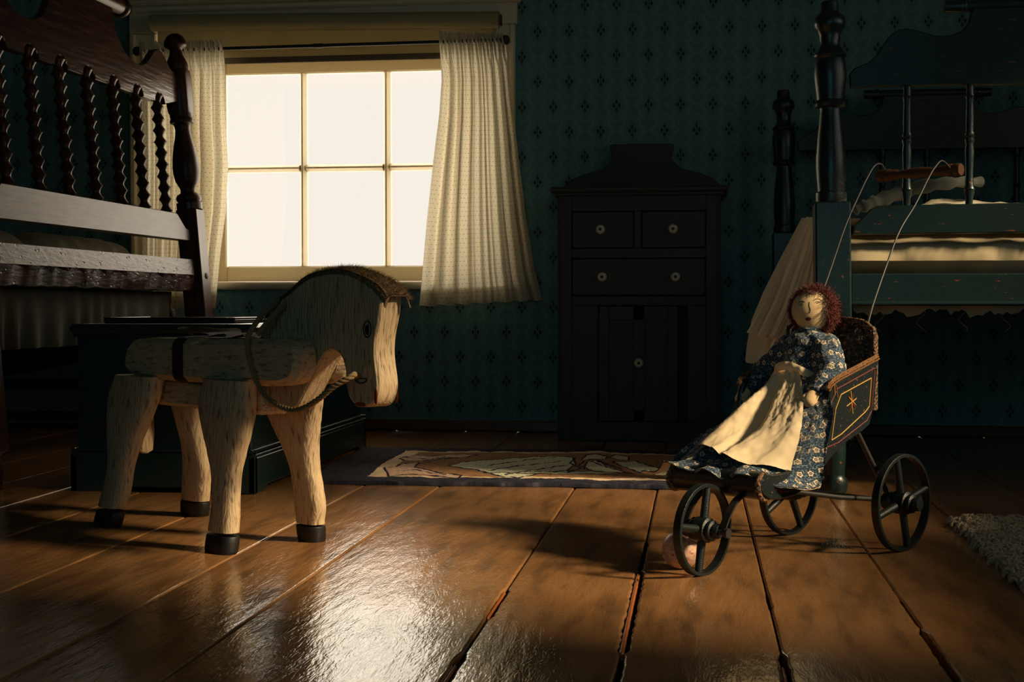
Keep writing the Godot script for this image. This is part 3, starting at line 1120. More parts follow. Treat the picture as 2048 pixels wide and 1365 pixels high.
func make_spindle_bed() -> void:
	var n := Vector3(0.9997, 0, 0.0255)
	var lean := deg_to_rad(5.0)
	var xx := Vector3(0.0255, 0, -0.9997)
	bed_b = Basis(xx, Vector3.UP * cos(lean) - n * sin(lean), n * cos(lean) + Vector3.UP * sin(lean))
	var root := thing("spindle_bed", "dark wooden bed with scalloped spindles and scrolled board beside the window", "bed", bed_o)
	root.basis = bed_b
	var L := -1.592
	# posts
	for s in [0.0, L]:
		var mb := MB.new()
		var k := 0.00186
		var r := []
		for q in [[26, 0.881], [26.5, 0.906], [26, 0.907], [22, 0.91], [25.5, 0.918], [26, 0.928], [23, 0.938], [16, 0.947], [15, 0.956], [17, 0.967], [21, 0.98], [22, 0.985], [24, 0.99], [27, 1.02], [27.5, 1.045], [26, 1.08], [22, 1.125], [17, 1.165], [15.4, 1.19], [16.5, 1.205], [19, 1.213], [24, 1.216], [25, 1.224], [23, 1.232], [22.5, 1.236], [24, 1.24], [24, 1.252], [26, 1.256], [28, 1.28], [29, 1.34], [28, 1.4], [25, 1.418], [22, 1.422], [22.5, 1.44], [22, 1.446], [20, 1.456], [14, 1.48], [12, 1.497], [14, 1.504], [22, 1.513], [23.6, 1.52], [22, 1.535], [17, 1.552], [9, 1.562], [0, 1.565]]:
			r.append(Vector2(q[0] * k, q[1]))
		mb.lathe(r, 28, Transform3D(Basis.IDENTITY, Vector3(s, 0, 0)), [[Vector3(0, 0, 1), 0.042, 1.25, 1.425]])
		# square block below, its top corners rounded off, standing on a turned foot
		var blk := []
		for q in [[0.0, 0.03], [0.05, 0.035], [0.09, 0.028], [0.1, 0.04]]:
			blk.append(Vector2(q[1], q[0]))
		mb.lathe(blk, 20, Transform3D(Basis.IDENTITY, Vector3(s, 0, 0)))
		mb.box(Vector3(s, 0.49, 0), Vector3(0.083, 0.78, 0.083), 0.003)
		obj("post", mb, M.walnut_y, root)
		mb = MB.new()
		mb.lathe([Vector2(0.0, 0), Vector2(0.011, 0.0), Vector2(0.012, 0.004), Vector2(0.006, 0.006), Vector2(0, 0.006)], 12, Transform3D(Basis(Vector3.RIGHT, Vector3(0, 0, 1), Vector3.DOWN), Vector3(s + 0.005, 0.62, 0.04)))
		obj("painted_bolt_hole", mb, M.hole, root)  # raised dark disc; the shade of the hole is in its colour
	# the two boards below the spindles
	var mb := MB.new()
	mb.prism(pts([[L + 0.17, 0.858], [-0.175, 0.857], [-0.16, 0.853], [-0.115, 0.82], [-0.09, 0.803], [-0.05, 0.80], [-0.03, 0.755], [L + 0.03, 0.752], [L + 0.05, 0.80], [L + 0.09, 0.803]]), -0.015, 0.015, 0.003)
	obj("upper_rail", mb, M.walnut_x, root)
	mb = MB.new()
	# the lower rail is hacked away along its foot
	var rr := []
	var nx := 90
	for i in 2:
		pass
	var prof := [[0.0, -0.03], [0.119, -0.03], [0.119, 0.017], [0.06, 0.02], [0.045, 0.016], [0.0, 0.008], [0.0, -0.03]]
	var rows := []
	for i in nx + 1:
		var s := lerpf(L + 0.03, -0.03, float(i) / nx)
		var row := PackedVector3Array()
		var chew := 0.35 + 0.65 * absf(wob.get_noise_2d(s * 240.0, 3.0)) * 2.0
		for q in prof:
			var y: float = q[0]
			var z: float = q[1]
			if q[1] > 0.0 and q[0] < 0.05:
				z -= 0.010 * chew * (1.0 if q[0] < 0.02 else 0.4)
				y += 0.045 * wob.get_noise_2d(s * 130.0, 40.0) * (1.0 if q[0] > 0.02 else 0.15)
			row.append(Vector3(s, 0.565 + y, z))
		rows.append(row)
	for q in prof.size() - 1:
		var st := []
		for i in nx + 1:
			st.append(PackedVector3Array([rows[i][q], rows[i][q + 1]]))
		mb.grid(st, false, true)
	obj("lower_rail", mb, M.walnut_worn, root)
	# spindles, each a string of scallops
	for k in 7:
		mb = MB.new()
		var s := -0.227 - 0.1895 * k
		if s < L + 0.15:
			continue
		var r := [Vector2(0.0, 0.852), Vector2(0.012, 0.853)]
		var y0 := 0.862
		var step := 0.0425
		var cnt := 10
		for c in cnt:
			for q in 6:
				var t := q / 6.0
				r.append(Vector2(0.0125 + 0.0115 * pow(absf(1.0 - 2.0 * t), 1.4), y0 + (c + t) * step))
		r.append(Vector2(0.024, y0 + cnt * step))
		r.append(Vector2(0.012, y0 + cnt * step + 0.012))
		r.append(Vector2(0.012, 1.31))
		mb.lathe(r, 18, Transform3D(Basis.IDENTITY, Vector3(s, 0, 0)))
		obj("spindle", mb, M.walnut_y, root)
	# crest board: scalloped below over each spindle, scrolled above
	var half := [Vector2(-0.05, 1.30)]
	half.append(Vector2(-0.04, 1.395))
	for q in [[-0.075, 1.40], [-0.108, 1.413], [-0.135, 1.437], [-0.163, 1.458], [-0.19, 1.467], [-0.215, 1.464], [-0.24, 1.453], [-0.265, 1.435], [-0.3, 1.408], [-0.342, 1.386], [-0.38, 1.377], [-0.42, 1.378], [-0.465, 1.388], [-0.505, 1.406], [-0.54, 1.437], [-0.562, 1.466], [-0.57, 1.5], [-0.572, 1.54], [-0.6, 1.545]]:
		half.append(Vector2(q[0], q[1]))
	var outline := PackedVector2Array()
	for p in half:
		outline.append(p)
	for k in range(half.size() - 1, -1, -1):
		outline.append(Vector2(L - half[k].x, half[k].y))
	# lower edge, from the near post back to the far one
	var low := PackedVector2Array()
	for k in range(6, -1, -1):
		var s := -0.227 - 0.1895 * k
		for q in 9:
			var a := PI * (1.0 - q / 8.0)
			low.append(Vector2(s + 0.043 * cos(a), 1.262 + 0.038 * sin(a)))
	outline.append(Vector2(L + 0.05, 1.275))
	for p in low:
		outline.append(p)
	outline.append(Vector2(-0.06, 1.29))
	mb = MB.new()
	mb.prism(outline, -0.014, 0.014, 0.003)
	obj("crest_board", mb, M.walnut_smooth, root)
	mb = MB.new()
	var roll := [Vector2(0.0, -0.36), Vector2(0.026, -0.36), Vector2(0.03, -0.352), Vector2(0.026, -0.344), Vector2(0.022, -0.34), Vector2(0.034, -0.335), Vector2(0.037, -0.325), Vector2(0.034, -0.315), Vector2(0.028, -0.31), Vector2(0.03, -0.29)]
	var full := roll.duplicate()
	for k in range(roll.size() - 1, -1, -1):
		full.append(Vector2(roll[k].x, -roll[k].y))
	mb.lathe(full, 22, Transform3D(Basis(Vector3.UP, Vector3.RIGHT, Vector3(0, 0, -1)), Vector3(L / 2, 1.565, 0)))
	obj("blanket_roll", mb, M.walnut_x, root)
	# side rails and far end, running off to the left
	for s in [-0.02, L + 0.02]:
		mb = MB.new()
		mb.box(Vector3(s, 0.44, -1.0), Vector3(0.035, 0.14, 1.9), 0.004, Transform3D(Basis(Vector3.RIGHT, -deg_to_rad(5.0)), Vector3(0, 0, 0)))
		obj("side_rail", mb, M.walnut_y, root)
	# bedding: upright, not leaning with the board
	var flat := Basis(xx, Vector3.UP, n)
	var mat_ := thing("mattress", "thick mattress under a pale cover in the dark spindle bed", "mattress", bed_o)
	mat_.basis = flat
	mb = MB.new()
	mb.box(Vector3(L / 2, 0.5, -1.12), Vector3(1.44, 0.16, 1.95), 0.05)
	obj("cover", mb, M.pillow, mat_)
	var pil := thing("pillow", "pale pillow with gathered end behind the bed rails", "pillow", bed_o)
	pil.basis = flat
	mb = MB.new()
	rows = []
	for i in 61:
		var row := PackedVector3Array()
		var t := i / 60.0
		var s := lerpf(-1.5, -0.16, t)
		for j in 25:
			var a := PI * j / 24.0
			var f := 0.004 * sin(s * 330.0 + 1.5 * sin(j * 0.5)) * smoothstep(-1.05, -0.8, s)
			var dip := 0.03 * exp(-pow((s + 1.0) / 0.06, 2.0))
			var rad := (0.115 - dip) * (1.0 - pow(absf(2.0 * t - 1.0), 8.0) * 0.5) + f
			row.append(Vector3(s, 0.592 + (rad + 0.04) * sin(a) * 0.98, -0.27 + rad * cos(a) * 1.15))
		rows.append(row)
	mb.grid(rows, false, false)
	obj("case", mb, M.pillow, pil)
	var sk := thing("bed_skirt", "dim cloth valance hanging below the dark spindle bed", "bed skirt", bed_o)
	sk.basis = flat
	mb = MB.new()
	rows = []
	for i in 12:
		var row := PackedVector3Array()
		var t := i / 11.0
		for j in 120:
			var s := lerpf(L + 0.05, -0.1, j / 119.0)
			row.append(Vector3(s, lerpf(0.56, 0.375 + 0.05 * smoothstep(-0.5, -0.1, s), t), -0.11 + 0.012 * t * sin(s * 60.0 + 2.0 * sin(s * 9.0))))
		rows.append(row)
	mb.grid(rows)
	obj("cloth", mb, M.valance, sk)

func make_trunk() -> void:
	var x0 := -1.684
	var x1 := -1.164
	var z0 := -4.78
	var z1 := -3.535
	var c := Vector3((x0 + x1) / 2, 0, (z0 + z1) / 2)
	var root := thing("blanket_chest", "dark teal painted chest with moulded plinth behind the wooden horse", "chest", c)
	var mb := MB.new()
	mb.box(Vector3(0, 0.255, 0), Vector3(x1 - x0 - 0.03, 0.35, z1 - z0 - 0.03), 0.003)
	obj("body", mb, M.trunk, root)
	mb = MB.new()
	mb.box(Vector3(0, 0.442, 0), Vector3(x1 - x0 + 0.005, 0.026, z1 - z0 + 0.005), 0.009)
	mb.box(Vector3(0, 0.424, 0), Vector3(x1 - x0 - 0.012, 0.012, z1 - z0 - 0.012), 0.004)
	obj("lid", mb, M.trunk, root)
	# plinth boards on four sides, cut up between the feet
	for s in [[1, 0], [-1, 0], [0, 1], [0, -1]]:
		mb = MB.new()
		var along: float = (z1 - z0) if s[0] else (x1 - x0)
		var h := along / 2
		var out: float = ((x1 - x0) if s[0] else (z1 - z0)) / 2
		var t := Transform3D(Basis(Vector3.UP, atan2(s[0], s[1])), Vector3(s[0], 0, s[1]) * (out - 0.02))
		mb.prism(pts([[-h, 0], [-h + 0.09, 0], [-h + 0.11, 0.014], [h - 0.11, 0.014], [h - 0.09, 0], [h, 0], [h, 0.098], [-h, 0.098]]), 0, 0.02, 0.003, t)
		obj("plinth", mb, M.trunk, root)
		mb = MB.new()
		mb.tube([t * Vector3(-h, 0.1, 0.013), t * Vector3(0, 0.1, 0.013), t * Vector3(h, 0.1, 0.013)], 0.006, 10)
		mb.tube([t * Vector3(-h, 0.113, 0.009), t * Vector3(0, 0.113, 0.009), t * Vector3(h, 0.113, 0.009)], 0.0055, 10)
		obj("bead", mb, M.trunk, root)
	# a flat dark board and two thin rulers on the lid
	var top := 0.455
	var a := on_floor(182, 641, top)
	var bt := thing("writing_slate", "thin dark wooden slate lying flat on the teal chest", "slate", Vector3(-1.46, top, -3.83))
	mb = MB.new()
	mb.box(Vector3(0, 0.007, 0), Vector3(0.385, 0.014, 0.3), 0.004)
	obj("board", mb, M.slate, bt)
	mb = MB.new()
	for s in [-1, 1]:
		mb.box(Vector3(s * 0.18, 0.0145, 0), Vector3(0.024, 0.004, 0.3), 0.001)
		mb.box(Vector3(0, 0.0145, s * 0.138), Vector3(0.336, 0.004, 0.024), 0.001)
	obj("frame", mb, M.slate, bt)
	var rl := thing("ruler", "longer reddish wooden ruler lying on the chest behind the slate", "ruler", Vector3(-1.43, top, -4.2), 0.25)
	mb = MB.new()
	mb.box(Vector3(0, 0.005, 0), Vector3(0.34, 0.01, 0.03), 0.002)
	obj("stick", mb, M.ruler, rl)
	rl = thing("ruler", "shorter reddish wooden ruler lying at the window end of the chest", "ruler", Vector3(-1.36, top, -4.6), -0.15)
	mb = MB.new()
	mb.box(Vector3(0, 0.006, 0), Vector3(0.24, 0.012, 0.03), 0.002)
	obj("stick", mb, M.ruler, rl)

func make_dresser() -> void:
	var zf := -5.14
	var x0 := -0.515
	var x1 := 0.09
	var zb := WALL_Z + 0.004
	var root := thing("small_cupboard", "small dark cupboard with three drawers, one door and white china knobs", "cupboard", Vector3((x0 + x1) / 2, 0, (zf + zb) / 2))
	var o := root.position
	var d := zf - zb
	var mb := MB.new()
	# carcass: sides, back, bottom, top
	mb.box(Vector3(x0 + 0.01, 0.46, (zf + zb) / 2), Vector3(0.02, 0.92, d), 0.002)
	mb.box(Vector3(x1 - 0.01, 0.46, (zf + zb) / 2), Vector3(0.02, 0.92, d), 0.002)
	mb.box(Vector3((x0 + x1) / 2, 0.46, zb + 0.012), Vector3(x1 - x0, 0.92, 0.02), 0.002)
	mb.box(Vector3((x0 + x1) / 2, 0.05, (zf + zb) / 2), Vector3(x1 - x0 - 0.03, 0.02, d - 0.03), 0.002)
	obj_w("carcass", mb, M.dresser, root)
	# face frame
	mb = MB.new()
	var rails := [[-0.515, -0.463, 0, 0.92], [0.036, 0.09, 0, 0.92], [-0.463, 0.036, 0.859, 0.92], [-0.463, 0.036, 0.684, 0.719], [-0.463, 0.036, 0.507, 0.542], [-0.463, 0.036, 0.0, 0.072], [-0.229, -0.203, 0.719, 0.859], [-0.463, -0.363, 0.072, 0.507], [-0.031, 0.036, 0.072, 0.507]]
	for r in rails:
		mb = MB.new()
		mb.box(Vector3((r[0] + r[1]) / 2, (r[2] + r[3]) / 2, zf - 0.009), Vector3(r[1] - r[0] - 0.0006, r[3] - r[2] - 0.0006, 0.018), 0.0015)
		obj_w("frame_board", mb, M.dresser if r[3] - r[2] > r[1] - r[0] else M.dresser_x, root)
	for r in [[-0.463, -0.229, 0.719, 0.859, [-0.354]], [-0.203, 0.036, 0.719, 0.859, [-0.085]], [-0.463, 0.036, 0.542, 0.684, [-0.347, -0.076]]]:
		mb = MB.new()
		mb.box(Vector3((r[0] + r[1]) / 2, (r[2] + r[3]) / 2, zf - 0.013), Vector3(r[1] - r[0] - 0.006, r[3] - r[2] - 0.006, 0.018), 0.003)
		var dr := obj_w("drawer", mb, M.dresser_x, root)
		for kx in r[4]:
			knob(dr, Vector3(kx, (r[2] + r[3]) / 2 + (0.001 if r[2] > 0.7 else 0.0), zf - 0.004), root.position)
	# door with two sunk panels
	mb = MB.new()
	for r in [[-0.36, -0.322, 0.075, 0.504], [-0.105, -0.066, 0.075, 0.504], [-0.232, -0.19, 0.075, 0.504], [-0.322, -0.105, 0.452, 0.504], [-0.322, -0.105, 0.075, 0.118]]:
		mb.box(Vector3((r[0] + r[1]) / 2, (r[2] + r[3]) / 2, zf - 0.01), Vector3(r[1] - r[0], r[3] - r[2], 0.016), 0.0015)
	var door := obj_w("door", mb, M.dresser, root)
	for r in [[-0.322, -0.232], [-0.19, -0.105]]:
		mb = MB.new()
		mb.box(Vector3((r[0] + r[1]) / 2, 0.285, zf - 0.017), Vector3(r[1] - r[0], 0.334, 0.008), 0.001)
		var pn := obj("panel", mb, M.dresser, door)
	knob(door, Vector3(-0.21, 0.293, zf), root.position)
	mb = MB.new()
	mb.box(Vector3(-0.352, 0.294, zf + 0.005), Vector3(0.035, 0.012, 0.01), 0.003)
	obj_w("turn_latch", mb, M.dresser_x, root)
	# cornice and scrolled back board
	mb = MB.new()
	mb.box(Vector3(-0.213, 0.938, (zf + zb) / 2 + 0.012), Vector3(0.66, 0.022, d + 0.03), 0.007)
	mb.box(Vector3(-0.213, 0.922, (zf + zb) / 2 + 0.006), Vector3(0.635, 0.014, d + 0.014), 0.004)
	obj_w("top", mb, M.dresser_x, root)
	mb = MB.new()
	var hp := [[0.32, 0.948], [0.318, 0.962], [0.3, 0.985], [0.27, 1.008], [0.24, 1.02], [0.2, 1.032], [0.16, 1.042], [0.135, 1.06], [0.118, 1.08], [0.117, 1.1], [0.124, 1.12], [0.125, 1.136], [0.118, 1.142]]
	var poly := PackedVector2Array()
	for h in hp:
		poly.append(Vector2(-0.213 + h[0], h[1]))
	for k in range(hp.size() - 1, -1, -1):
		poly.append(Vector2(-0.213 - hp[k][0], hp[k][1]))
	mb.prism(poly, zb + 0.02, zb + 0.04, 0.003)
	obj_w("pediment", mb, M.dresser_x, root)

func knob(parent: Node3D, at: Vector3, o: Vector3) -> void:
	var t := Transform3D(Basis(Vector3.RIGHT, Vector3(0, 0, 1), Vector3.DOWN), at)
	var mb := MB.new()
	var r := [Vector2(0.008, 0.0), Vector2(0.008, 0.01), Vector2(0.014, 0.013), Vector2(0.0178, 0.018), Vector2(0.018, 0.023), Vector2(0.0155, 0.029), Vector2(0.011, 0.032), Vector2(0.0065, 0.0325), Vector2(0.0055, 0.03), Vector2(0.0, 0.0295)]
	mb.lathe(r, 24, t)
	var k := obj("knob", mb, M.china, parent)
	if not k.has_meta("label"):
		k.set_meta("label", "round white china knob")
	mb = MB.new()
	mb.lathe([Vector2(0.0056, 0.029), Vector2(0.005, 0.0318), Vector2(0.0025, 0.033), Vector2(0.0, 0.0332)], 14, t)
	obj("screw", mb, M.iron, parent)

func make_heater() -> void:
	var root := thing("baseboard_heater", "grey metal baseboard heater on the wall under the spindle bed", "heater", Vector3(-2.85, 0, WALL_Z + 0.045))
	var mb := MB.new()
	mb.box(Vector3(0, 0.113, -0.035), Vector3(1.3, 0.2, 0.012), 0.002)
	mb.box(Vector3(0, 0.112, 0.02), Vector3(1.3, 0.09, 0.006), 0.002)
	mb.box(Vector3(0, 0.208, -0.012), Vector3(1.3, 0.008, 0.07), 0.003)
	mb.box(Vector3(0, 0.02, -0.012), Vector3(1.3, 0.014, 0.07), 0.003)
	for s in [-1, 1]:
		mb.box(Vector3(s * 0.62, 0.113, -0.008), Vector3(0.07, 0.196, 0.062), 0.004)
	obj("casing", mb, M.heater, root)
	for y in [0.18, 0.052]:
		mb = MB.new()
		mb.box(Vector3(0, y, -0.02), Vector3(1.16, 0.03, 0.01), 0.002)
		obj("dark_slot", mb, M.hole, root)  # dark strips; the shade inside the slots is in their colour

# ------------------------------------------------------------------ the painted bed on the right
func painted_post(k: float) -> Array:
	var r := []
	for q in [[24, 0.0], [27, 0.008], [27, 0.03], [22, 0.04], [21, 0.05], [23, 0.08], [24, 0.12], [22, 0.18], [20, 0.23], [26, 0.24], [26, 0.26]]:
		r.append(Vector2(q[0] * k, q[1]))
	return r

func make_painted_bed() -> void:
	var fx := 0.372
	var fz := -3.8
	var wide := 1.02
	var root := thing("painted_bed", "teal-black painted bed with turned posts, two rails and worn red patches", "bed", Vector3(fx, 0, fz))
	var k := 0.00139
	# each entry: x, z, heights scale
	for p in [[0.0, 0.0], [wide, 0.0], [-0.028, -1.52], [wide - 0.028, -1.52]]:
		var t := Transform3D(Basis(Vector3(0, 0, 1), 0.014 if p[0] < 0.5 else 0.0), Vector3(p[0], 0, p[1]))
		var mb := MB.new()
		mb.lathe(painted_post(k), 22, t)
		mb.box(Vector3(0, 0.52, 0), Vector3(0.093, 0.525, 0.093), 0.004, t)
		var r := []
		for q in [[28, 0.782], [30, 0.786], [30, 0.808], [26, 0.812], [27, 0.83], [29, 0.87], [29, 0.9], [26, 0.95], [22, 1.0], [20, 1.03], [21, 1.036], [29, 1.04], [31, 1.047], [29, 1.054], [26, 1.058], [28, 1.085], [31, 1.12], [30, 1.15], [27, 1.168], [30, 1.172], [31, 1.178], [28, 1.184], [21, 1.192], [18, 1.208], [20, 1.222], [20, 1.232], [22, 1.237], [24, 1.246], [29, 1.254], [30, 1.266], [28, 1.28], [20, 1.29], [17, 1.296], [17, 1.318], [15, 1.322], [0, 1.324]]:
			r.append(Vector2(q[0] * k, q[1]))
		mb.lathe(r, 26, t)
		obj("post", mb, M.teal_y, root)
	for e in [0, 1]:     # foot board towards the room, head board by the wall
		var zz: float = -1.52 * e
		var dx: float = -0.028 * e
		var mb := MB.new()
		mb.box(Vector3(wide / 2 + dx, 0.548, zz), Vector3(wide - 0.08, 0.085, 0.035), 0.004)
		mb.box(Vector3(wide / 2 + dx, 0.51, zz + 0.012), Vector3(wide - 0.08, 0.012, 0.03), 0.004)
		obj("lower_rail", mb, M.teal_x, root)
		mb = MB.new()
		mb.prism(pts([[0.045 + dx, 0.695], [0.05 + dx, 0.72], [0.09 + dx, 0.762], [0.11 + dx, 0.772], [wide - 0.11 + dx, 0.782], [wide - 0.05 + dx, 0.73], [wide - 0.045 + dx, 0.70]]), zz - 0.014, zz + 0.014, 0.003)
		obj("upper_rail", mb, M.teal_x, root)
		var half := [[0.036, 1.09], [0.034, 1.125], [0.045, 1.14], [0.082, 1.155], [0.105, 1.175], [0.118, 1.196], [0.13, 1.215], [0.143, 1.23], [0.16, 1.24], [0.18, 1.244], [0.21, 1.238], [0.255, 1.222], [0.295, 1.222], [0.325, 1.234], [0.342, 1.255], [0.348, 1.285], [0.36, 1.3]]
		var poly := PackedVector2Array()
		for h in half:
			poly.append(Vector2(h[0] + dx, h[1]))
		for q in range(half.size() - 1, -1, -1):
			poly.append(Vector2(wide - half[q][0] + dx, half[q][1]))
		mb = MB.new()
		mb.prism(poly, zz - 0.012, zz + 0.012, 0.003)
		obj("crest_board", mb, M.teal_x, root)
		mb = MB.new()
		mb.lathe([Vector2(0, -0.23), Vector2(0.016, -0.23), Vector2(0.017, -0.19), Vector2(0.02, -0.186), Vector2(0.02, -0.178), Vector2(0.016, -0.174), Vector2(0.0165, 0.0), Vector2(0.016, 0.174), Vector2(0.02, 0.178), Vector2(0.02, 0.186), Vector2(0.017, 0.19), Vector2(0.016, 0.23), Vector2(0, 0.23)], 18, Transform3D(Basis(Vector3.UP, Vector3.RIGHT, Vector3(0, 0, -1)), Vector3(wide / 2 + dx, 1.3, zz)))
		obj("blanket_roll", mb, M.teal_x, root)
		for s in 5:
			mb = MB.new()
			var r := []
			for q in [[8, 0.765], [9, 0.79], [12, 0.805], [11, 0.81], [13, 0.815], [11, 0.82], [9, 0.85], [10, 0.89], [11, 0.915], [9, 0.935], [11, 0.94], [11, 0.948], [8.5, 0.951], [11, 0.956], [11, 0.964], [9, 0.968], [9.5, 1.0], [8.5, 1.04], [9.5, 1.058], [11, 1.062], [9, 1.067], [9, 1.095]]:
				r.append(Vector2(q[0] * 0.00115, q[1]))
			mb.lathe(r, 14, Transform3D(Basis.IDENTITY, Vector3(0.186 + dx + 0.162 * s, 0, zz)))
			obj("spindle", mb, M.teal_y, root)
	for s in [0.0, wide]:
		var mb := MB.new()
		mb.box(Vector3(s - 0.014, 0.5, -0.76), Vector3(0.03, 0.11, 1.43), 0.004)
		obj("side_rail", mb, M.teal_y, root)
	# mattress with sagging ticking
	var o := Vector3(fx, 0, fz)
	var ma := thing("mattress", "cream cotton mattress between the rails of the painted bed", "mattress", o)
	var mb := MB.new()
	var rows := []
	for i in 41:
		var row := PackedVector3Array()
		var a := TAU * i / 40.0
		for j in 60:
			var x := lerpf(0.03, wide - 0.05, j / 59.0)
			var c := cos(a)
			var s := sin(a)
			var py := 0.625 + 0.088 * signf(s) * pow(absf(s), 0.45)
			var pz := -0.76 + 0.715 * signf(c) * pow(absf(c), 0.3)
			var wr := wob.get_noise_3d(x * 170.0 + py * 90.0, py * 520.0, 9.0)
			var pinch := 0.016 * exp(-pow((x - 0.1) / 0.07, 2.0)) * cos((py - 0.63) * 60.0) - 0.012 + 0.052 * exp(-pow((py - 0.642) / 0.034, 4.0))
			row.append(Vector3(x, py, pz + (wr * 0.02 + pinch) * signf(c)))
		rows.append(row)
	mb.grid(rows, false, true)
	mb.box(Vector3(0.035, 0.625, -0.76), Vector3(0.02, 0.15, 1.3), 0.009)
	mb.box(Vector3(wide - 0.055, 0.625, -0.76), Vector3(0.02, 0.15, 1.3), 0.009)
	obj("ticking", mb, M.sheet, ma)
	# coverlet: over the mattress, and hanging wide of the side towards the window
	var cv := thing("coverlet", "pale cotton coverlet spread over the painted bed and hanging down its side", "bedspread", o)
	mb = MB.new()
	rows = []
	for i in 36:
		var row := PackedVector3Array()
		var t := i / 35.0
		for j in 50:
			var x := lerpf(-0.02, wide - 0.06, j / 49.0)
			var z := lerpf(-0.06, -1.46, t)
			var y := 0.735 + 0.075 * smoothstep(0.0, 0.4, x) * smoothstep(0.0, 0.25, t) + 0.02 * wob.get_noise_2d(x * 160.0, z * 160.0)
			y += 0.012 * sin(x * 16.0 + z * 9.0) * smoothstep(0.1, 0.3, t)
			row.append(Vector3(x, y, z))
		rows.append(row)
	mb.grid(rows)
	obj("top", mb, M.coverlet, cv)
	# three overlapping falls of cloth, drawn from their outlines: left edge, right edge, z of the two
	for q in [[[[1604, 436], [1566, 510], [1532, 580], [1508, 640], [1499, 690], [1496, 722]], [[1636, 436], [1610, 520], [1580, 610], [1564, 680], [1556, 715], [1552, 738]], -4.5, -4.18],
			[[[1612, 434], [1568, 516], [1526, 600], [1490, 660]], [[1640, 436], [1622, 520], [1592, 610], [1556, 680]], -4.2, -4.0],
			[[[1632, 470], [1606, 540], [1575, 630], [1543, 690]], [[1645, 440], [1640, 540], [1625, 640], [1600, 712]], -4.02, -3.9]]:
		mb = MB.new()
		rows = []
		var la: Array = q[0]
		var ra: Array = q[1]
		for i in 40:
			var row := PackedVector3Array()
			var t := i / 39.0
			for j in 50:
				var u := j / 49.0
				var a: Vector2 = along(la, t)
				var b: Vector2 = along(ra, t)
				var pxy := a.lerp(b, u)
				var p := on_z(pxy.x, pxy.y + 4.0 * sin(u * 13.0) * t, lerpf(q[2], q[3], u))
				var ph: float = u * TAU * 3.1 + q[2] * 9.0 + 0.8 * sin(t * 3.0 + u * 2.0)
				p.z += sin(ph) * (0.006 + 0.02 * t)
				p.x = minf(p.x + (0.75 * sin(ph + 0.9) + 0.25 * sin(ph * 2.3)) * (0.002 + 0.015 * t), fx - 0.034)
				row.append(p - o)
			rows.append(row)
		mb.grid(rows)
		obj("fall", mb, M.coverlet, cv)
	# grey woven blanket rolled along the foot
	var bl := thing("folded_blanket", "grey woven blanket bunched across the foot of the painted bed", "blanket", o + Vector3(0.3, 0.74, -0.2))
	mb = MB.new()
	var path := []
	for p in [[0.06, 0.768, -0.1], [0.1, 0.784, -0.11], [0.15, 0.804, -0.14], [0.25, 0.838, -0.19], [0.36, 0.856, -0.26], [0.44, 0.862, -0.32]]:
		path.append(Vector3(p[0], p[1], p[2]) - Vector3(0.3, 0.74, -0.2))
	path = spline(path, 5)
	var rad := []
	for q in path.size():
		rad.append(0.021 * (1.0 - 0.4 * absf(2.0 * q / (path.size() - 1.0) - 1.0)) + 0.004 * sin(q * 2.1))
	mb.tube(path, rad, 14)
	obj("roll", mb, M.blanket, bl)
	# ragged lining that shows below the rail
	var rg := thing("torn_lining", "torn cream lining hanging ragged below the painted bed rail", "cloth", o)
	mb = MB.new()
	rows = []
	for i in 6:
		var row := PackedVector3Array()
		for j in 90:
			var x := lerpf(0.05, wide - 0.05, j / 89.0)
			var lowest := 0.485 + 0.012 * wob.get_noise_2d(x * 200.0, 7.0) + (0.016 * wob.get_noise_2d(x * 900.0, 17.0) if i == 5 else 0.0)
			row.append(Vector3(x, lerpf(0.54, lowest, i / 5.0), -0.03 + 0.008 * sin(x * 30.0) * i / 5.0))
		rows.append(row)
	mb.grid(rows)
	obj("cloth", mb, M.sheet, rg)
	for q in 7:
		mb = MB.new()
		var x := 0.12 + 0.11 * q
		var p := []
		for s in 6:
			p.append(Vector3(x + 0.012 * sin(s * 1.3 + q), 0.49 - 0.011 * s, -0.025 + 0.006 * cos(s + q)))
		mb.tube(p, 0.0006, 4)
		obj("loose_thread", mb, M.sheet, rg)

func along(p: Array, t: float) -> Vector2:
	var f := t * (p.size() - 1)
	var k := mini(int(f), p.size() - 2)
	return Vector2(p[k][0], p[k][1]).lerp(Vector2(p[k + 1][0], p[k + 1][1]), f - k)

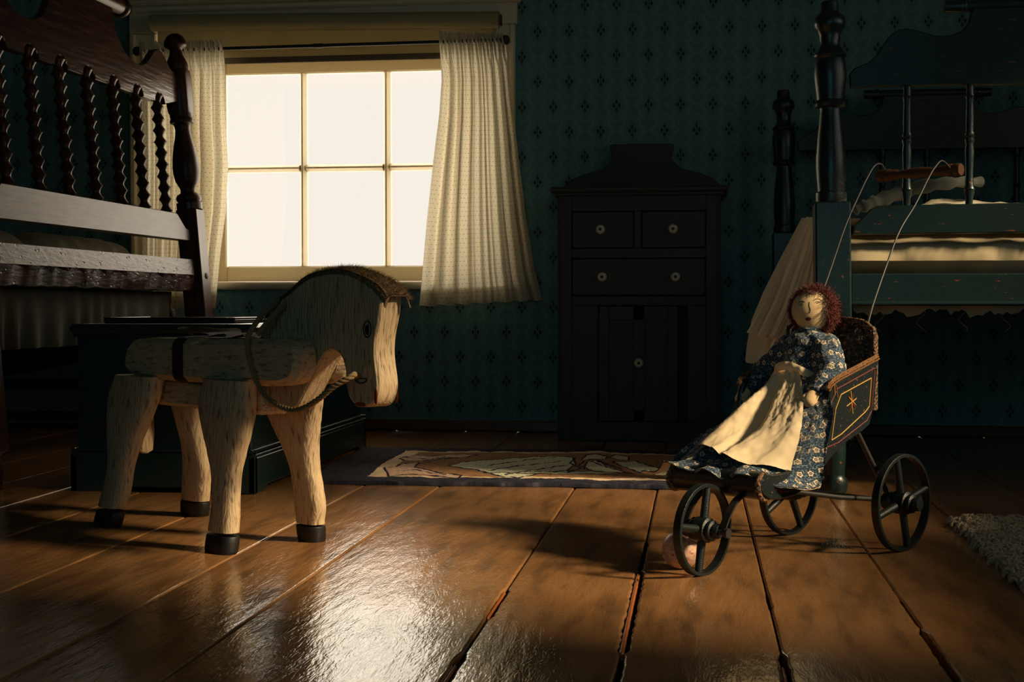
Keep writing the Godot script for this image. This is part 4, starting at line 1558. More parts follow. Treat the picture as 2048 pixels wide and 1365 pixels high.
# ------------------------------------------------------------------ the wooden horse
func make_horse() -> void:
	var root := thing("wooden_horse", "weathered pale wooden toy horse with plank neck, rope rein and black hooves", "toy horse", Vector3(-1.2645, 0, -3.079), atan2(0.7745, 0.6327))
	var legs := {
		"nf": [[0.3503, -0.0689, 0.4601, 0.0844], [0.3055, -0.0736, 0.4531, 0.0932], [0.2613, -0.0781, 0.4588, 0.0857], [0.2174, -0.0826, 0.4657, 0.0652], [0.1737, -0.0871, 0.4716, 0.0451], [0.1301, -0.0916, 0.4777, 0.0373], [0.0866, -0.0961, 0.4821, 0.0384], [0.0426, -0.1006, 0.4808, 0.0429], [0.0, -0.105, 0.4782, 0.0443]],
		"ff": [[0.35, 0.069, 0.47, 0.095], [0.3132, 0.0728, 0.472, 0.1], [0.2742, 0.0768, 0.4727, 0.0893], [0.2355, 0.0808, 0.4792, 0.0693], [0.1969, 0.0847, 0.4889, 0.0505], [0.1582, 0.0887, 0.4975, 0.0415], [0.1193, 0.0927, 0.5027, 0.0424], [0.0799, 0.0968, 0.5039, 0.0439], [0.0398, 0.1009, 0.4991, 0.037], [0.0, 0.105, 0.4988, 0.031]],
		"rn": [[0.345, -0.069, 0.075, 0.092], [0.2938, -0.0761, 0.0576, 0.098], [0.2523, -0.0816, 0.0489, 0.0879], [0.2106, -0.0871, 0.0401, 0.0672], [0.1694, -0.0926, 0.0371, 0.0523], [0.1282, -0.098, 0.0354, 0.0412], [0.0867, -0.1035, 0.0291, 0.0472], [0.044, -0.1092, 0.0129, 0.0436], [0.0, -0.115, 0.0025, 0.0437]],
		"rf": [[0.345, 0.069, 0.055, 0.08], [0.2926, 0.0763, 0.04, 0.075], [0.2569, 0.081, 0.036, 0.06], [0.2213, 0.0857, 0.034, 0.047], [0.1859, 0.0904, 0.0374, 0.042], [0.1498, 0.0952, 0.0363, 0.0446], [0.1134, 0.1, 0.0331, 0.0485], [0.076, 0.1049, 0.0204, 0.0489], [0.0382, 0.1099, 0.007, 0.0481], [0.0, 0.115, -0.0046, 0.045]]}
	for key in legs:
		var c := []
		for s in legs[key]:
			c.append(Vector4(s[0], s[1], s[2], s[3]))
		var fine := []
		for k in c.size() - 1:
			for t in 4:
				var a: Vector4 = c[maxi(k - 1, 0)]
				var d: Vector4 = c[mini(k + 2, c.size() - 1)]
				var w := t / 4.0
				var q := Vector4()
				for m in 4:
					q[m] = cubic_interpolate(c[k][m], c[k + 1][m], a[m], d[m], w)
				fine.append(q)
		fine.append(c[-1])
		var leg_s := []
		var hoof_s := []
		for q in fine:
			var b := 0.027 + 0.006 * smoothstep(0.15, 0.34, q.x) - 0.004 * smoothstep(0.25, 0.1, q.x)
			var jig := 1.0 + 0.05 * wob.get_noise_2d(q.x * 500.0, q.z * 300.0)
			var sec := [Vector3(q.y, q.x, q.z), Vector3(0, 0, q.w * jig), Vector3(b, 0, 0)]
			if q.x >= 0.034:
				leg_s.append(sec)
		var mb := MB.new()
		mb.loft(leg_s, 28, 2.5)
		var leg := obj("leg", mb, M.pale_y, root)
		mb = MB.new()
		var e: Vector4 = fine[-1]
		var e2: Vector4 = fine[-5]
		for t in [[0.0355, 0.96], [0.034, 1.02], [0.02, 1.04], [0.004, 1.02], [0.0, 0.97]]:
			var q := e.lerp(e2, t[0] / 0.04)
			hoof_s.append([Vector3(q.y, t[0], q.z), Vector3(0, 0, q.w * t[1]), Vector3(0.0245 * t[1], 0, 0)])
		mb.loft(hoof_s, 28, 2.5)
		obj("hoof", mb, M.hoof, leg)
	# body: two side planks with the neck plank let in between, and a filler behind it
	for s in [[-0.082, -0.0255], [0.0255, 0.082]]:
		var mb := MB.new()
		var ol := smooth_poly(pts([[0.014, 0.34], [0.02, 0.395], [0.04, 0.423], [0.09, 0.431], [0.3, 0.433], [0.55, 0.436], [0.69, 0.439], [0.716, 0.425], [0.715, 0.375], [0.69, 0.348], [0.6, 0.342], [0.3, 0.339]]), 2)
		mb.prism(ol, 0, s[1] - s[0], 0.012, Transform3D(Basis(Vector3(0, 0, 1), Vector3.UP, Vector3(-1, 0, 0)), Vector3(s[1], 0, 0)))
		obj("body_plank", mb, M.pale_z, root)
	var mb := MB.new()
	mb.box(Vector3(0, 0.385, 0.255), Vector3(0.0505, 0.09, 0.44), 0.006)
	obj("body_plank", mb, M.pale_z, root)
	mb = MB.new()
	mb.box(Vector3(0, 0.309, 0.3), Vector3(0.075, 0.062, 0.44), 0.008)
	obj("belly_block", mb, M.pale_z, root)
	# neck and head, one thick sawn plank
	var nk := [[0.496, 0.294], [0.483, 0.412], [0.534, 0.495], [0.575, 0.515], [0.612, 0.53], [0.655, 0.552], [0.697, 0.564], [0.756, 0.568], [0.801, 0.565], [0.84, 0.557], [0.885, 0.545], [0.908, 0.53], [0.91, 0.515], [0.904, 0.48], [0.893, 0.45], [0.889, 0.42], [0.892, 0.395], [0.898, 0.372], [0.9, 0.352], [0.894, 0.33], [0.878, 0.314], [0.842, 0.311], [0.811, 0.321], [0.8, 0.342], [0.796, 0.377], [0.792, 0.392], [0.782, 0.407], [0.763, 0.417], [0.742, 0.415], [0.725, 0.405], [0.696, 0.374], [0.654, 0.322], [0.632, 0.298], [0.6, 0.29]]
	mb = MB.new()
	mb.prism(smooth_poly(pts(nk), 2), -0.025, 0.025, 0.004, Transform3D(Basis(Vector3(0, 0, 1), Vector3.UP, Vector3(-1, 0, 0)), Vector3.ZERO))
	var head := obj("neck_and_head", mb, M.pale_y, root)
	# painted eye, mouth and nose on both cheeks
	for s in [-1, 1]:
		mb = MB.new()
		var ring := []
		for k in 13:
			var a := TAU * k / 12.0
			ring.append(Vector3(s * 0.0256, 0.459 + 0.0155 * sin(a), 0.868 + 0.0115 * cos(a)))
		mb.tube(ring, 0.0014, 5, false)
		var disc := []
		mb.loft([[Vector3(s * 0.0245, 0.458, 0.867), Vector3(0, 0.010, 0), Vector3(0, 0, 0.007)], [Vector3(s * 0.0262, 0.458, 0.867), Vector3(0, 0.009, 0), Vector3(0, 0, 0.006)]], 16, 2.0)
		obj("eye", mb, M.black_paint, head)
		mb = MB.new()
		mb.tube(spline([Vector3(s * 0.0254, 0.362, 0.83), Vector3(s * 0.0256, 0.357, 0.846), Vector3(s * 0.0256, 0.36, 0.862), Vector3(s * 0.0254, 0.366, 0.866)], 4), 0.0016, 5)
		mb.tube(spline([Vector3(s * 0.0254, 0.362, 0.83), Vector3(s * 0.0256, 0.366, 0.846), Vector3(s * 0.0254, 0.366, 0.866)], 4), 0.0012, 5)
		obj("mouth", mb, M.black_paint, head)
		mb = MB.new()
		mb.loft([[Vector3(s * 0.0242, 0.335, 0.892), Vector3(0, 0.016, 0), Vector3(0, 0, 0.005)], [Vector3(s * 0.0256, 0.335, 0.892), Vector3(0, 0.014, 0), Vector3(0, 0, 0.0035)]], 14, 2.2)
		obj("red_nostril", mb, M.red_paint, head)
		mb = MB.new()
		mb.loft([[Vector3(s * 0.0242, 0.317, 0.845), Vector3(0, 0.005, 0), Vector3(0, 0, 0.018)], [Vector3(s * 0.0256, 0.317, 0.845), Vector3(0, 0.004, 0), Vector3(0, 0, 0.016)]], 14, 2.2)
		obj("red_lip", mb, M.red_paint, head)
	# strip of hide tacked along the crest for a mane, with its hair
	mb = MB.new()
	var crest := []
	for q in [[0.52, 0.478], [0.54, 0.5], [0.575, 0.519], [0.612, 0.534], [0.655, 0.556], [0.697, 0.568], [0.756, 0.573], [0.801, 0.571], [0.845, 0.561], [0.885, 0.549], [0.912, 0.535], [0.928, 0.52]]:
		crest.append(Vector3(0, q[1], q[0]))
	crest = spline(crest, 5)
	var rows := []
	for k in crest.size():
		var row := PackedVector3Array()
		var over := smoothstep(0.6, 1.0, float(k) / crest.size())
		for j in 13:
			var t := (j - 6) / 6.0
			var half := 0.027 + 0.003 * over + 0.002 * sin(k * 1.9)
			row.append(crest[k] + Vector3(t * half, 0.004 - 0.013 * pow(absf(t), 4.0) * (1.0 + over) + 0.001 * sin(k * 2.7 + j), 0.0))
		rows.append(row)
	mb.grid(rows)
	rows = []
	for k in crest.size():
		var row := PackedVector3Array()
		for j in 13:
			row.append(crest[k] + Vector3((j - 6) / 6.0 * 0.026, 0.0005, 0))
		rows.append(row)
	mb.grid(rows, false, true)
	var mane := obj("mane", mb, M.hide, root)
	mb = MB.new()
	rng.seed = 5
	for q in 7500:
		var k := rng.randi_range(0, crest.size() - 2)
		var p: Vector3 = crest[k].lerp(crest[k + 1], rng.randf())
		var t := rng.randf_range(-1, 1)
		p += Vector3(t * 0.028, 0.003 - 0.012 * pow(absf(t), 4.0), 0)
		var along: Vector3 = (crest[k + 1] - crest[k]).normalized()
		var dir := (Vector3(t * 0.8, 0.55, 0) + along * rng.randf_range(0.2, 1.4) + Vector3(rng.randf_range(-0.4, 0.4), rng.randf_range(-0.2, 0.4), rng.randf_range(-0.3, 0.3))).normalized()
		var len := rng.randf_range(0.005, 0.015)
		var side := dir.cross(Vector3(rng.randf_range(-1, 1), 0.3, rng.randf_range(-1, 1))).normalized() * 0.00035
		mb.tri(p - side, p + side, p + dir * len)
	var hr := obj("hair", mb, M.hide, mane)
	hr.set_meta("kind", "stuff")
	# rope rein: slung over the withers, under the chest and through the mouth
	var rein := []
	for q in [[-0.028, 0.37, 0.845], [-0.042, 0.374, 0.85], [-0.062, 0.372, 0.868], [-0.084, 0.352, 0.84], [-0.094, 0.325, 0.8], [-0.098, 0.305, 0.745], [-0.1, 0.31, 0.685], [-0.1, 0.335, 0.625], [-0.098, 0.385, 0.583], [-0.095, 0.436, 0.566], [-0.075, 0.475, 0.575], [-0.045, 0.502, 0.58], [0.0, 0.522, 0.563], [0.035, 0.5, 0.56], [0.06, 0.46, 0.575], [0.095, 0.43, 0.585], [0.1, 0.38, 0.61], [0.09, 0.34, 0.66], [0.07, 0.32, 0.74], [0.05, 0.33, 0.8], [0.032, 0.352, 0.84], [0.027, 0.365, 0.848]]:
		rein.append(Vector3(q[0], q[1], q[2]))
	var rp := spline(rein, 10)
	mb = MB.new()
	for st in 3:
		var path := []
		var run := 0.0
		for k in rp.size():
			if k > 0:
				run += (rp[k] - rp[k - 1]).length()
			var d: Vector3 = (rp[mini(k + 1, rp.size() - 1)] - rp[maxi(k - 1, 0)]).normalized()
			var s := d.cross(Vector3(0.3, 0.2, 1).normalized()).normalized()
			var a := run / 0.028 * TAU + TAU * st / 3.0
			path.append(rp[k] + (s * cos(a) + d.cross(s) * sin(a)) * 0.0028)
		mb.tube(path, 0.0034, 7)
	obj("rein", mb, M.rope, root)
	# second turn of rope at the withers
	mb = MB.new()
	mb.tube(spline([Vector3(-0.085, 0.445, 0.585), Vector3(-0.06, 0.48, 0.6), Vector3(-0.034, 0.5, 0.6), Vector3(0.0, 0.529, 0.585), Vector3(0.035, 0.505, 0.585), Vector3(0.08, 0.45, 0.6)], 8), 0.0055, 9)
	obj("rein", mb, M.rope, root)
	# leather girth round the body and a scrap of saddle leather on its back
	mb = MB.new()
	var g := []
	for k in 33:
		var a := TAU * k / 32.0
		var c := cos(a)
		var s := sin(a)
		g.append(Vector3(0.0845 * signf(c) * pow(absf(c), 0.35), 0.386 + 0.051 * signf(s) * pow(absf(s), 0.35), 0.268))
	var st2 := []
	for w in [-0.023, -0.021, 0.021, 0.023]:
		var row := PackedVector3Array()
		for p in g:
			var kk := 1.0 if absf(w) < 0.022 else 0.985
			row.append(Vector3(p.x * kk, 0.386 + (p.y - 0.386) * kk, p.z + w))
		st2.append(row)
	mb.grid(st2, true, true)
	obj("girth", mb, M.leather, root)
	mb = MB.new()
	rows = []
	for i in 21:
		var row := PackedVector3Array()
		for j in 9:
			var t := i / 20.0
			var x := (j - 4) / 4.0 * (0.07 + 0.008 * sin(i * 1.3))
			row.append(Vector3(x, 0.4395 + 0.004 + 0.0035 * sin(i * 1.1 + j * 0.7) + 0.012 * exp(-pow(t / 0.07, 2.0)) - 0.003 * t, lerpf(0.245, 0.52, t)))
		rows.append(row)
	mb.grid(rows, false, true)
	obj("saddle_leather", mb, M.leather, root)
	mb = MB.new()
	mb.loft([[Vector3(0, 0.37, 0.005), Vector3(0.018, 0, 0), Vector3(0, 0, 0.012)], [Vector3(0, 0.345, -0.03), Vector3(0.022, 0, 0), Vector3(0, 0.008, 0.014)], [Vector3(0, 0.29, -0.045), Vector3(0.026, 0, 0), Vector3(0, 0, 0.016)], [Vector3(0, 0.2, -0.04), Vector3(0.026, 0, 0), Vector3(0, 0, 0.018)], [Vector3(0, 0.162, -0.035), Vector3(0.02, 0, 0), Vector3(0, 0, 0.014)], [Vector3(0, 0.155, -0.034), Vector3(0.008, 0, 0), Vector3(0, 0, 0.006)]], 18, 2.3)
	obj("tail", mb, M.pale_y, root)

# ------------------------------------------------------------------ doll's carriage
func wheel(root: Node3D, at: Vector3, r: float, rim_w: float, hub_len: float, turn: float, spin: float) -> void:
	var t := Transform3D(Basis(Vector3.UP, turn), at)
	var lay := t * Transform3D(Basis(Vector3(0, 1, 0), Vector3(-1, 0, 0), Vector3(0, 0, 1)), Vector3.ZERO)   # lathe axis -> x
	var mb := MB.new()
	var h := rim_w / 2
	mb.lathe([Vector2(r - 0.0065, -h), Vector2(r - 0.001, -h), Vector2(r, -h + 0.001), Vector2(r, h - 0.001), Vector2(r - 0.001, h), Vector2(r - 0.0065, h), Vector2(r - 0.0065, -h)], 56, lay)
	var w := obj("wheel", mb, M.wheel, root)
	mb = MB.new()
	var hr := 0.024
	var prof := []
	for q in [[0.0, -1.0], [0.5, -1.0], [0.55, -0.97], [0.62, -0.75], [0.5, -0.7], [0.8, -0.62], [0.84, -0.5], [0.72, -0.42], [0.98, -0.34], [1.0, -0.2], [1.0, 0.2], [0.98, 0.3], [0.74, 0.36], [0.88, 0.44], [0.9, 0.56], [0.66, 0.62], [0.72, 0.7], [0.7, 0.92], [0.55, 1.0], [0.3, 1.0], [0.26, 0.96], [0.0, 0.95]]:
		prof.append(Vector2(q[0] * hr, q[1] * hub_len / 2))
	mb.lathe(prof, 24, lay)
	obj("hub", mb, M.wheel, w)
	for k in 4:
		mb = MB.new()
		var a := spin + TAU * k / 4.0
		var d := Vector3(0, sin(a), cos(a))
		mb.tube([t * (d * 0.018), t * (d * 0.05), t * (d * (r - 0.005))], [0.0085, 0.008, 0.0075], 10, false)
		obj("spoke", mb, M.wheel, w)

func make_carriage() -> void:
	var root := thing("doll_carriage", "black painted three-wheeled doll carriage with yellow and red line decoration", "doll carriage", Vector3(0.3117, 0, -2.9769), deg_to_rad(-39.58))
	# wheels: two behind, one in front
	wheel(root, Vector3(0.139, 0.1, 0.0), 0.1, 0.017, 0.085, 0.0, 1.34)
	wheel(root, Vector3(-0.139, 0.1, 0.0), 0.1, 0.017, 0.085, 0.0, 1.1)
	wheel(root, Vector3(0.027, 0.086, 0.5), 0.086, 0.017, 0.075, 0.1, 1.75)
	var mb := MB.new()
	mb.tube([Vector3(-0.15, 0.1, 0), Vector3(0, 0.1, 0), Vector3(0.15, 0.1, 0)], 0.0055, 10)
	obj("axle", mb, M.iron, root)
	for s in [-1, 1]:
		mb = MB.new()
		mb.tube([Vector3(s * 0.112, 0.105, 0.0), Vector3(s * 0.102, 0.18, 0.05), Vector3(s * 0.095, 0.252, 0.1)], 0.0055, 8)
		obj("strut", mb, M.iron, root)
		mb = MB.new()
		mb.tube([Vector3(s * 0.1, 0.102, 0.0), Vector3(s * 0.09, 0.12, 0.15), Vector3(s * 0.08, 0.145, 0.3)], 0.005, 8)
		obj("stay", mb, M.iron, root)
		# front fork of flat iron
		mb = MB.new()
		var fk := spline([Vector3(0.027 + s * 0.046, 0.086, 0.5), Vector3(0.027 + s * 0.046, 0.105, 0.492), Vector3(0.025 + s * 0.046, 0.135, 0.465), Vector3(0.02 + s * 0.045, 0.148, 0.43), Vector3(0.015 + s * 0.045, 0.15, 0.38), Vector3(0.01 + s * 0.045, 0.15, 0.33)], 5)
		var rows := []
		for e in [-0.0085, 0.0085]:
			for w in [0]:
				var row := PackedVector3Array()
				rows.append(row)
		var strip := []
		for k in fk.size():
			var d: Vector3 = (fk[mini(k + 1, fk.size() - 1)] - fk[maxi(k - 1, 0)]).normalized()
			var up := Vector3(1, 0, 0).cross(d).normalized()
			var row := PackedVector3Array()
			for c in [[-0.002, -0.0075], [0.002, -0.0075], [0.002, 0.0075], [-0.002, 0.0075], [-0.002, -0.0075]]:
				row.append(fk[k] + Vector3(c[1], 0, 0) + up * c[0])
			strip.append(row)
		for q in 4:
			var st := []
			for k in strip.size():
				st.append(PackedVector3Array([strip[k][q], strip[k][q + 1]]))
			mb.grid(st)
		obj("fork", mb, M.iron, root)
	mb = MB.new()
	mb.tube([Vector3(-0.03, 0.086, 0.5), Vector3(0.027, 0.086, 0.5), Vector3(0.084, 0.086, 0.5)], 0.0055, 10)
	mb.lathe([Vector2(0.0, 0), Vector2(0.0095, 0), Vector2(0.0095, 0.008), Vector2(0.0, 0.008)], 6, Transform3D(Basis(Vector3.UP, Vector3.RIGHT, Vector3(0, 0, -1)), Vector3(0.08, 0.086, 0.5)))
	obj("front_axle", mb, M.iron, root)
	# side panels, in local z-y outline
	var side := [[0.047, 0.395], [0.055, 0.34], [0.062, 0.3], [0.078, 0.262], [0.11, 0.248], [0.15, 0.236], [0.2, 0.213], [0.245, 0.182], [0.285, 0.156], [0.33, 0.142], [0.38, 0.139], [0.41, 0.142], [0.43, 0.152], [0.44, 0.166], [0.436, 0.182], [0.42, 0.192], [0.4, 0.188], [0.37, 0.188], [0.33, 0.192], [0.285, 0.202], [0.255, 0.218], [0.236, 0.245], [0.226, 0.29], [0.22, 0.325], [0.212, 0.345], [0.2, 0.35], [0.12, 0.373]]
	for s in [-1, 1]:
		mb = MB.new()
		mb.prism(pts(side), -0.006, 0.006, 0.0025, Transform3D(Basis(Vector3(0, 0, 1), Vector3.UP, Vector3(-1, 0, 0)), Vector3(s * 0.107, 0, 0)))
		var pn := obj("side_panel", mb, M.carriage, root)
		var xo: float = s * 0.1135
		# line decoration
		mb = MB.new()
		line_loop(mb, [[0.075, 0.357], [0.182, 0.328], [0.2, 0.3], [0.213, 0.24], [0.18, 0.25], [0.095, 0.29], [0.082, 0.3]], xo, 0.0011)
		line_loop(mb, [[0.13, 0.305], [0.155, 0.322], [0.142, 0.314]], xo, 0.0009)
		for a in [[0.128, 0.318, 0.162, 0.304], [0.14, 0.288, 0.148, 0.334]]:
			mb.tube([Vector3(xo, a[1], a[0]), Vector3(xo, (a[1] + a[3]) / 2, (a[0] + a[2]) / 2), Vector3(xo, a[3], a[2])], 0.001, 5)
		obj("yellow_line", mb, M.yellow, pn)
		mb = MB.new()
		line_loop(mb, [[0.062, 0.377], [0.195, 0.34], [0.225, 0.3], [0.24, 0.225], [0.19, 0.234], [0.09, 0.272], [0.074, 0.29]], xo, 0.001)
		for a in [[0.132, 0.3, 0.158, 0.324], [0.15, 0.294, 0.138, 0.328]]:
			mb.tube([Vector3(xo, a[1], a[0]), Vector3(xo, (a[1] + a[3]) / 2, (a[0] + a[2]) / 2), Vector3(xo, a[3], a[2])], 0.001, 5)
		var sw := []
		for q in [[0.26, 0.185], [0.29, 0.168], [0.33, 0.156], [0.37, 0.154], [0.395, 0.16]]:
			sw.append(Vector3(xo, q[1], q[0]))
		mb.tube(spline(sw, 4), 0.001, 5)
		obj("red_line", mb, M.crimson, pn)
		mb = MB.new()
		mb.lathe([Vector2(0.004, 0), Vector2(0.004, 0.002), Vector2(0, 0.0025)], 10, Transform3D(Basis(Vector3.UP, Vector3.RIGHT * s, Vector3(0, 0, -1) * s), Vector3(s * 0.113, 0.378, 0.056)))
		obj("nail_head", mb, M.wire, pn)
		# worn arm rail with braid along the top edge
		mb = MB.new()
		var top := spline([Vector3(s * 0.107, 0.399, 0.045), Vector3(s * 0.107, 0.38, 0.115), Vector3(s * 0.107, 0.356, 0.2), Vector3(s * 0.107, 0.34, 0.222)], 6)
		mb.tube(top, 0.0052, 9)
		obj("arm_rail", mb, M.worn_edge, root)
		mb = MB.new()
		for w in 3:
			var p2 := []
			for k in top.size():
				p2.append(top[k] + Vector3(s * (0.003 + 0.002 * w), 0.0055 - 0.0045 * w, 0.001 * sin(k * 1.7 + w)))
			mb.tube(p2, 0.0014, 5)
		for k in 10:
			var b := Vector3(s * 0.108, 0.357, 0.2 + 0.002 * (k % 3))
			mb.tube([b, b + Vector3(s * 0.006 * sin(k * 2.0), -0.012, 0.004 * cos(k * 1.4)), b + Vector3(s * 0.008 * sin(k * 2.0), -0.028 - 0.002 * (k % 4), 0.006 * cos(k * 1.4))], 0.0009, 4)
		obj("braid", mb, M.braid, root)
	# floor of the carriage, following the lower edge, and the rolled front
	mb = MB.new()
	var rows := []
	for q in [[0.06, 0.3], [0.078, 0.266], [0.11, 0.252], [0.15, 0.24], [0.2, 0.217], [0.245, 0.186], [0.285, 0.16], [0.33, 0.146], [0.38, 0.143], [0.41, 0.146]]:
		rows.append(PackedVector3Array([Vector3(-0.1, q[1], q[0]), Vector3(0.1, q[1], q[0])]))
	mb.grid(rows)
	rows.reverse()
	for r in rows:
		for j in r.size():
			r[j].y += 0.008
	mb.grid(rows)
	obj("floor_board", mb, M.carriage, root)
	mb = MB.new()
	mb.tube([Vector3(-0.101, 0.167, 0.414), Vector3(0, 0.167, 0.414), Vector3(0.101, 0.167, 0.414)], 0.0265, 24)
	obj("front_roll", mb, M.carriage, root)
	for s in [-1, 1]:
		mb = MB.new()
		var wr := []
		for k in 15:
			var a := lerpf(-1.9, 1.5, k / 14.0)
			wr.append(Vector3(s * 0.107, 0.167 + 0.0262 * sin(a), 0.4145 + 0.0262 * cos(a)))
		var wrad := []
		for k in 15:
			wrad.append(0.002 + 0.0045 * sin(PI * k / 14.0))
		mb.tube(wr, wrad, 8)
		obj("worn_nose", mb, M.worn_edge, root)
	# padded back with cracked oilcloth and a bare wooden edge
	var bk := [[-0.105, 0.29], [-0.105, 0.44], [-0.099, 0.457], [-0.08, 0.47], [-0.04, 0.475], [0.0, 0.476], [0.04, 0.475], [0.08, 0.47], [0.099, 0.457], [0.105, 0.44], [0.105, 0.29]]
	mb = MB.new()
	mb.prism(pts(bk), 0.034, 0.052, 0.003)
	obj("back_board", mb, M.worn_edge, root)
	mb = MB.new()
	rows = []
	for i in 25:
		var row := PackedVector3Array()
		for j in 25:
			var u := (j - 12) / 12.0
			var t := i / 24.0
			var topy := 0.47 - 0.03 * pow(absf(u), 4.0)
			var pad := 0.02 * (1.0 - pow(absf(u), 4.0)) * (1.0 - pow(absf(2.0 * t - 1.0), 4.0))
			row.append(Vector3(u * 0.1, lerpf(0.3, topy, t), 0.053 + pad + 0.004 * wob.get_noise_2d(u * 90.0, t * 90.0)))
		rows.append(row)
	mb.grid(rows, false, false)
	obj("back_pad", mb, M.oilcloth, root)
	mb = MB.new()
	var edge := []
	for q in bk:
		edge.append(Vector3(q[0] * 1.01, q[1] + 0.001, 0.055))
	mb.tube(spline(edge, 4), 0.0045, 8)
	obj("back_edge", mb, M.worn_edge, root)
	# push handle: two iron wires and a turned grip
	var hands := {-1: [[0.42, 0.03], [0.485, 0.0], [0.549, -0.052], [0.678, -0.127], [0.758, -0.186], [0.806, -0.226], [0.825, -0.25], [0.826, -0.275], [0.806, -0.293]], 1: [[0.4, 0.062], [0.485, 0.036], [0.594, -0.028], [0.663, -0.075], [0.718, -0.133], [0.775, -0.183], [0.804, -0.213], [0.82, -0.244], [0.802, -0.285]]}
	for s in hands:
		var p := []
		for q in hands[s]:
			p.append(Vector3(s * 0.085, q[0], q[1]))
		mb = MB.new()
		mb.tube(spline(p, 6), 0.002, 8)
		obj("handle_wire", mb, M.wire, root)
	mb = MB.new()
	var gp := []
	for q in [[0.0, -0.104], [0.013, -0.104], [0.0145, -0.1], [0.0145, -0.09], [0.012, -0.087], [0.0145, -0.083], [0.0145, -0.074], [0.012, -0.07], [0.012, -0.055], [0.0095, -0.05], [0.0095, -0.04], [0.012, -0.015], [0.0128, 0.0]]:
		gp.append(Vector2(q[0], q[1]))
	var fullg := gp.duplicate()
	for k in range(gp.size() - 2, -1, -1):
		fullg.append(Vector2(gp[k].x, -gp[k].y))
	mb.lathe(fullg, 20, Transform3D(Basis(Vector3.UP, Vector3.RIGHT, Vector3(0, 0, -1)), Vector3(0, 0.803, -0.29)))
	obj("grip", mb, M.grip, root)

func line_loop(mb: MB, q: Array, x: float, r: float) -> void:
	var p := []
	for k in q.size() + 1:
		var a = q[k % q.size()]
		p.append(Vector3(x, a[1], a[0]))
	for k in p.size() - 1:
		mb.tube([p[k], (p[k] + p[k + 1]) / 2, p[k + 1]], r, 5)

# ------------------------------------------------------------------ rag doll, lying back in the carriage
func cone_d(p: Vector3, a: Vector3, b: Vector3, ra: float, rb: float) -> float:
	var ab := b - a
	var t := clampf((p - a).dot(ab) / ab.length_squared(), 0.0, 1.0)
	return (p - a - ab * t).length() - lerpf(ra, rb, t)

func smin(a: float, b: float, k: float) -> float:
	var h := clampf(0.5 + 0.5 * (b - a) / k, 0.0, 1.0)
	return lerpf(b, a, h) - k * h * (1.0 - h)

func bodice_field(p: Vector3) -> float:
	var q := p
	var d := cone_d(q, Vector3(-0.028, 0.418, 0.132), Vector3(0.032, 0.418, 0.132), 0.031, 0.031)          # shoulders
	d = smin(d, cone_d(q, Vector3(0, 0.41, 0.137), Vector3(0.002, 0.36, 0.165), 0.04, 0.038), 0.02)
	d = smin(d, cone_d(q, Vector3(0, 0.43, 0.128), Vector3(0.0, 0.452, 0.125), 0.024, 0.016), 0.015)         # neck band
	# sleeves, full at the shoulder and gathered at the wrist
	d = smin(d, cone_d(q, Vector3(0.05, 0.415, 0.138), Vector3(0.076, 0.372, 0.165), 0.03, 0.032), 0.01)
	d = smin(d, cone_d(q, Vector3(0.076, 0.372, 0.165), Vector3(0.08, 0.336, 0.217), 0.03, 0.0165), 0.008)
	d = smin(d, cone_d(q, Vector3(-0.05, 0.412, 0.138), Vector3(-0.095, 0.365, 0.145), 0.026, 0.026), 0.01)
	d = smin(d, cone_d(q, Vector3(-0.095, 0.365, 0.145), Vector3(-0.104, 0.33, 0.192), 0.026, 0.0155), 0.008)
	var wr := sin(p.x * 150.0 + p.y * 120.0 + 2.0 * sin(p.z * 60.0)) * 0.0013 + wob.get_noise_3d(p.x * 900.0, p.y * 600.0, p.z * 900.0) * 0.0045
	return d - wr

func bicubic(g: Array, u: float, v: float) -> Vector3:
	var rows := []
	for r in g:
		rows.append(row_at(r, u))
	return row_at(rows, v)

func row_at(r: Array, u: float) -> Vector3:
	var f := u * (r.size() - 1)
	var k := mini(int(f), r.size() - 2)
	return r[k].cubic_interpolate(r[k + 1], r[maxi(k - 1, 0)], r[mini(k + 2, r.size() - 1)], f - k)

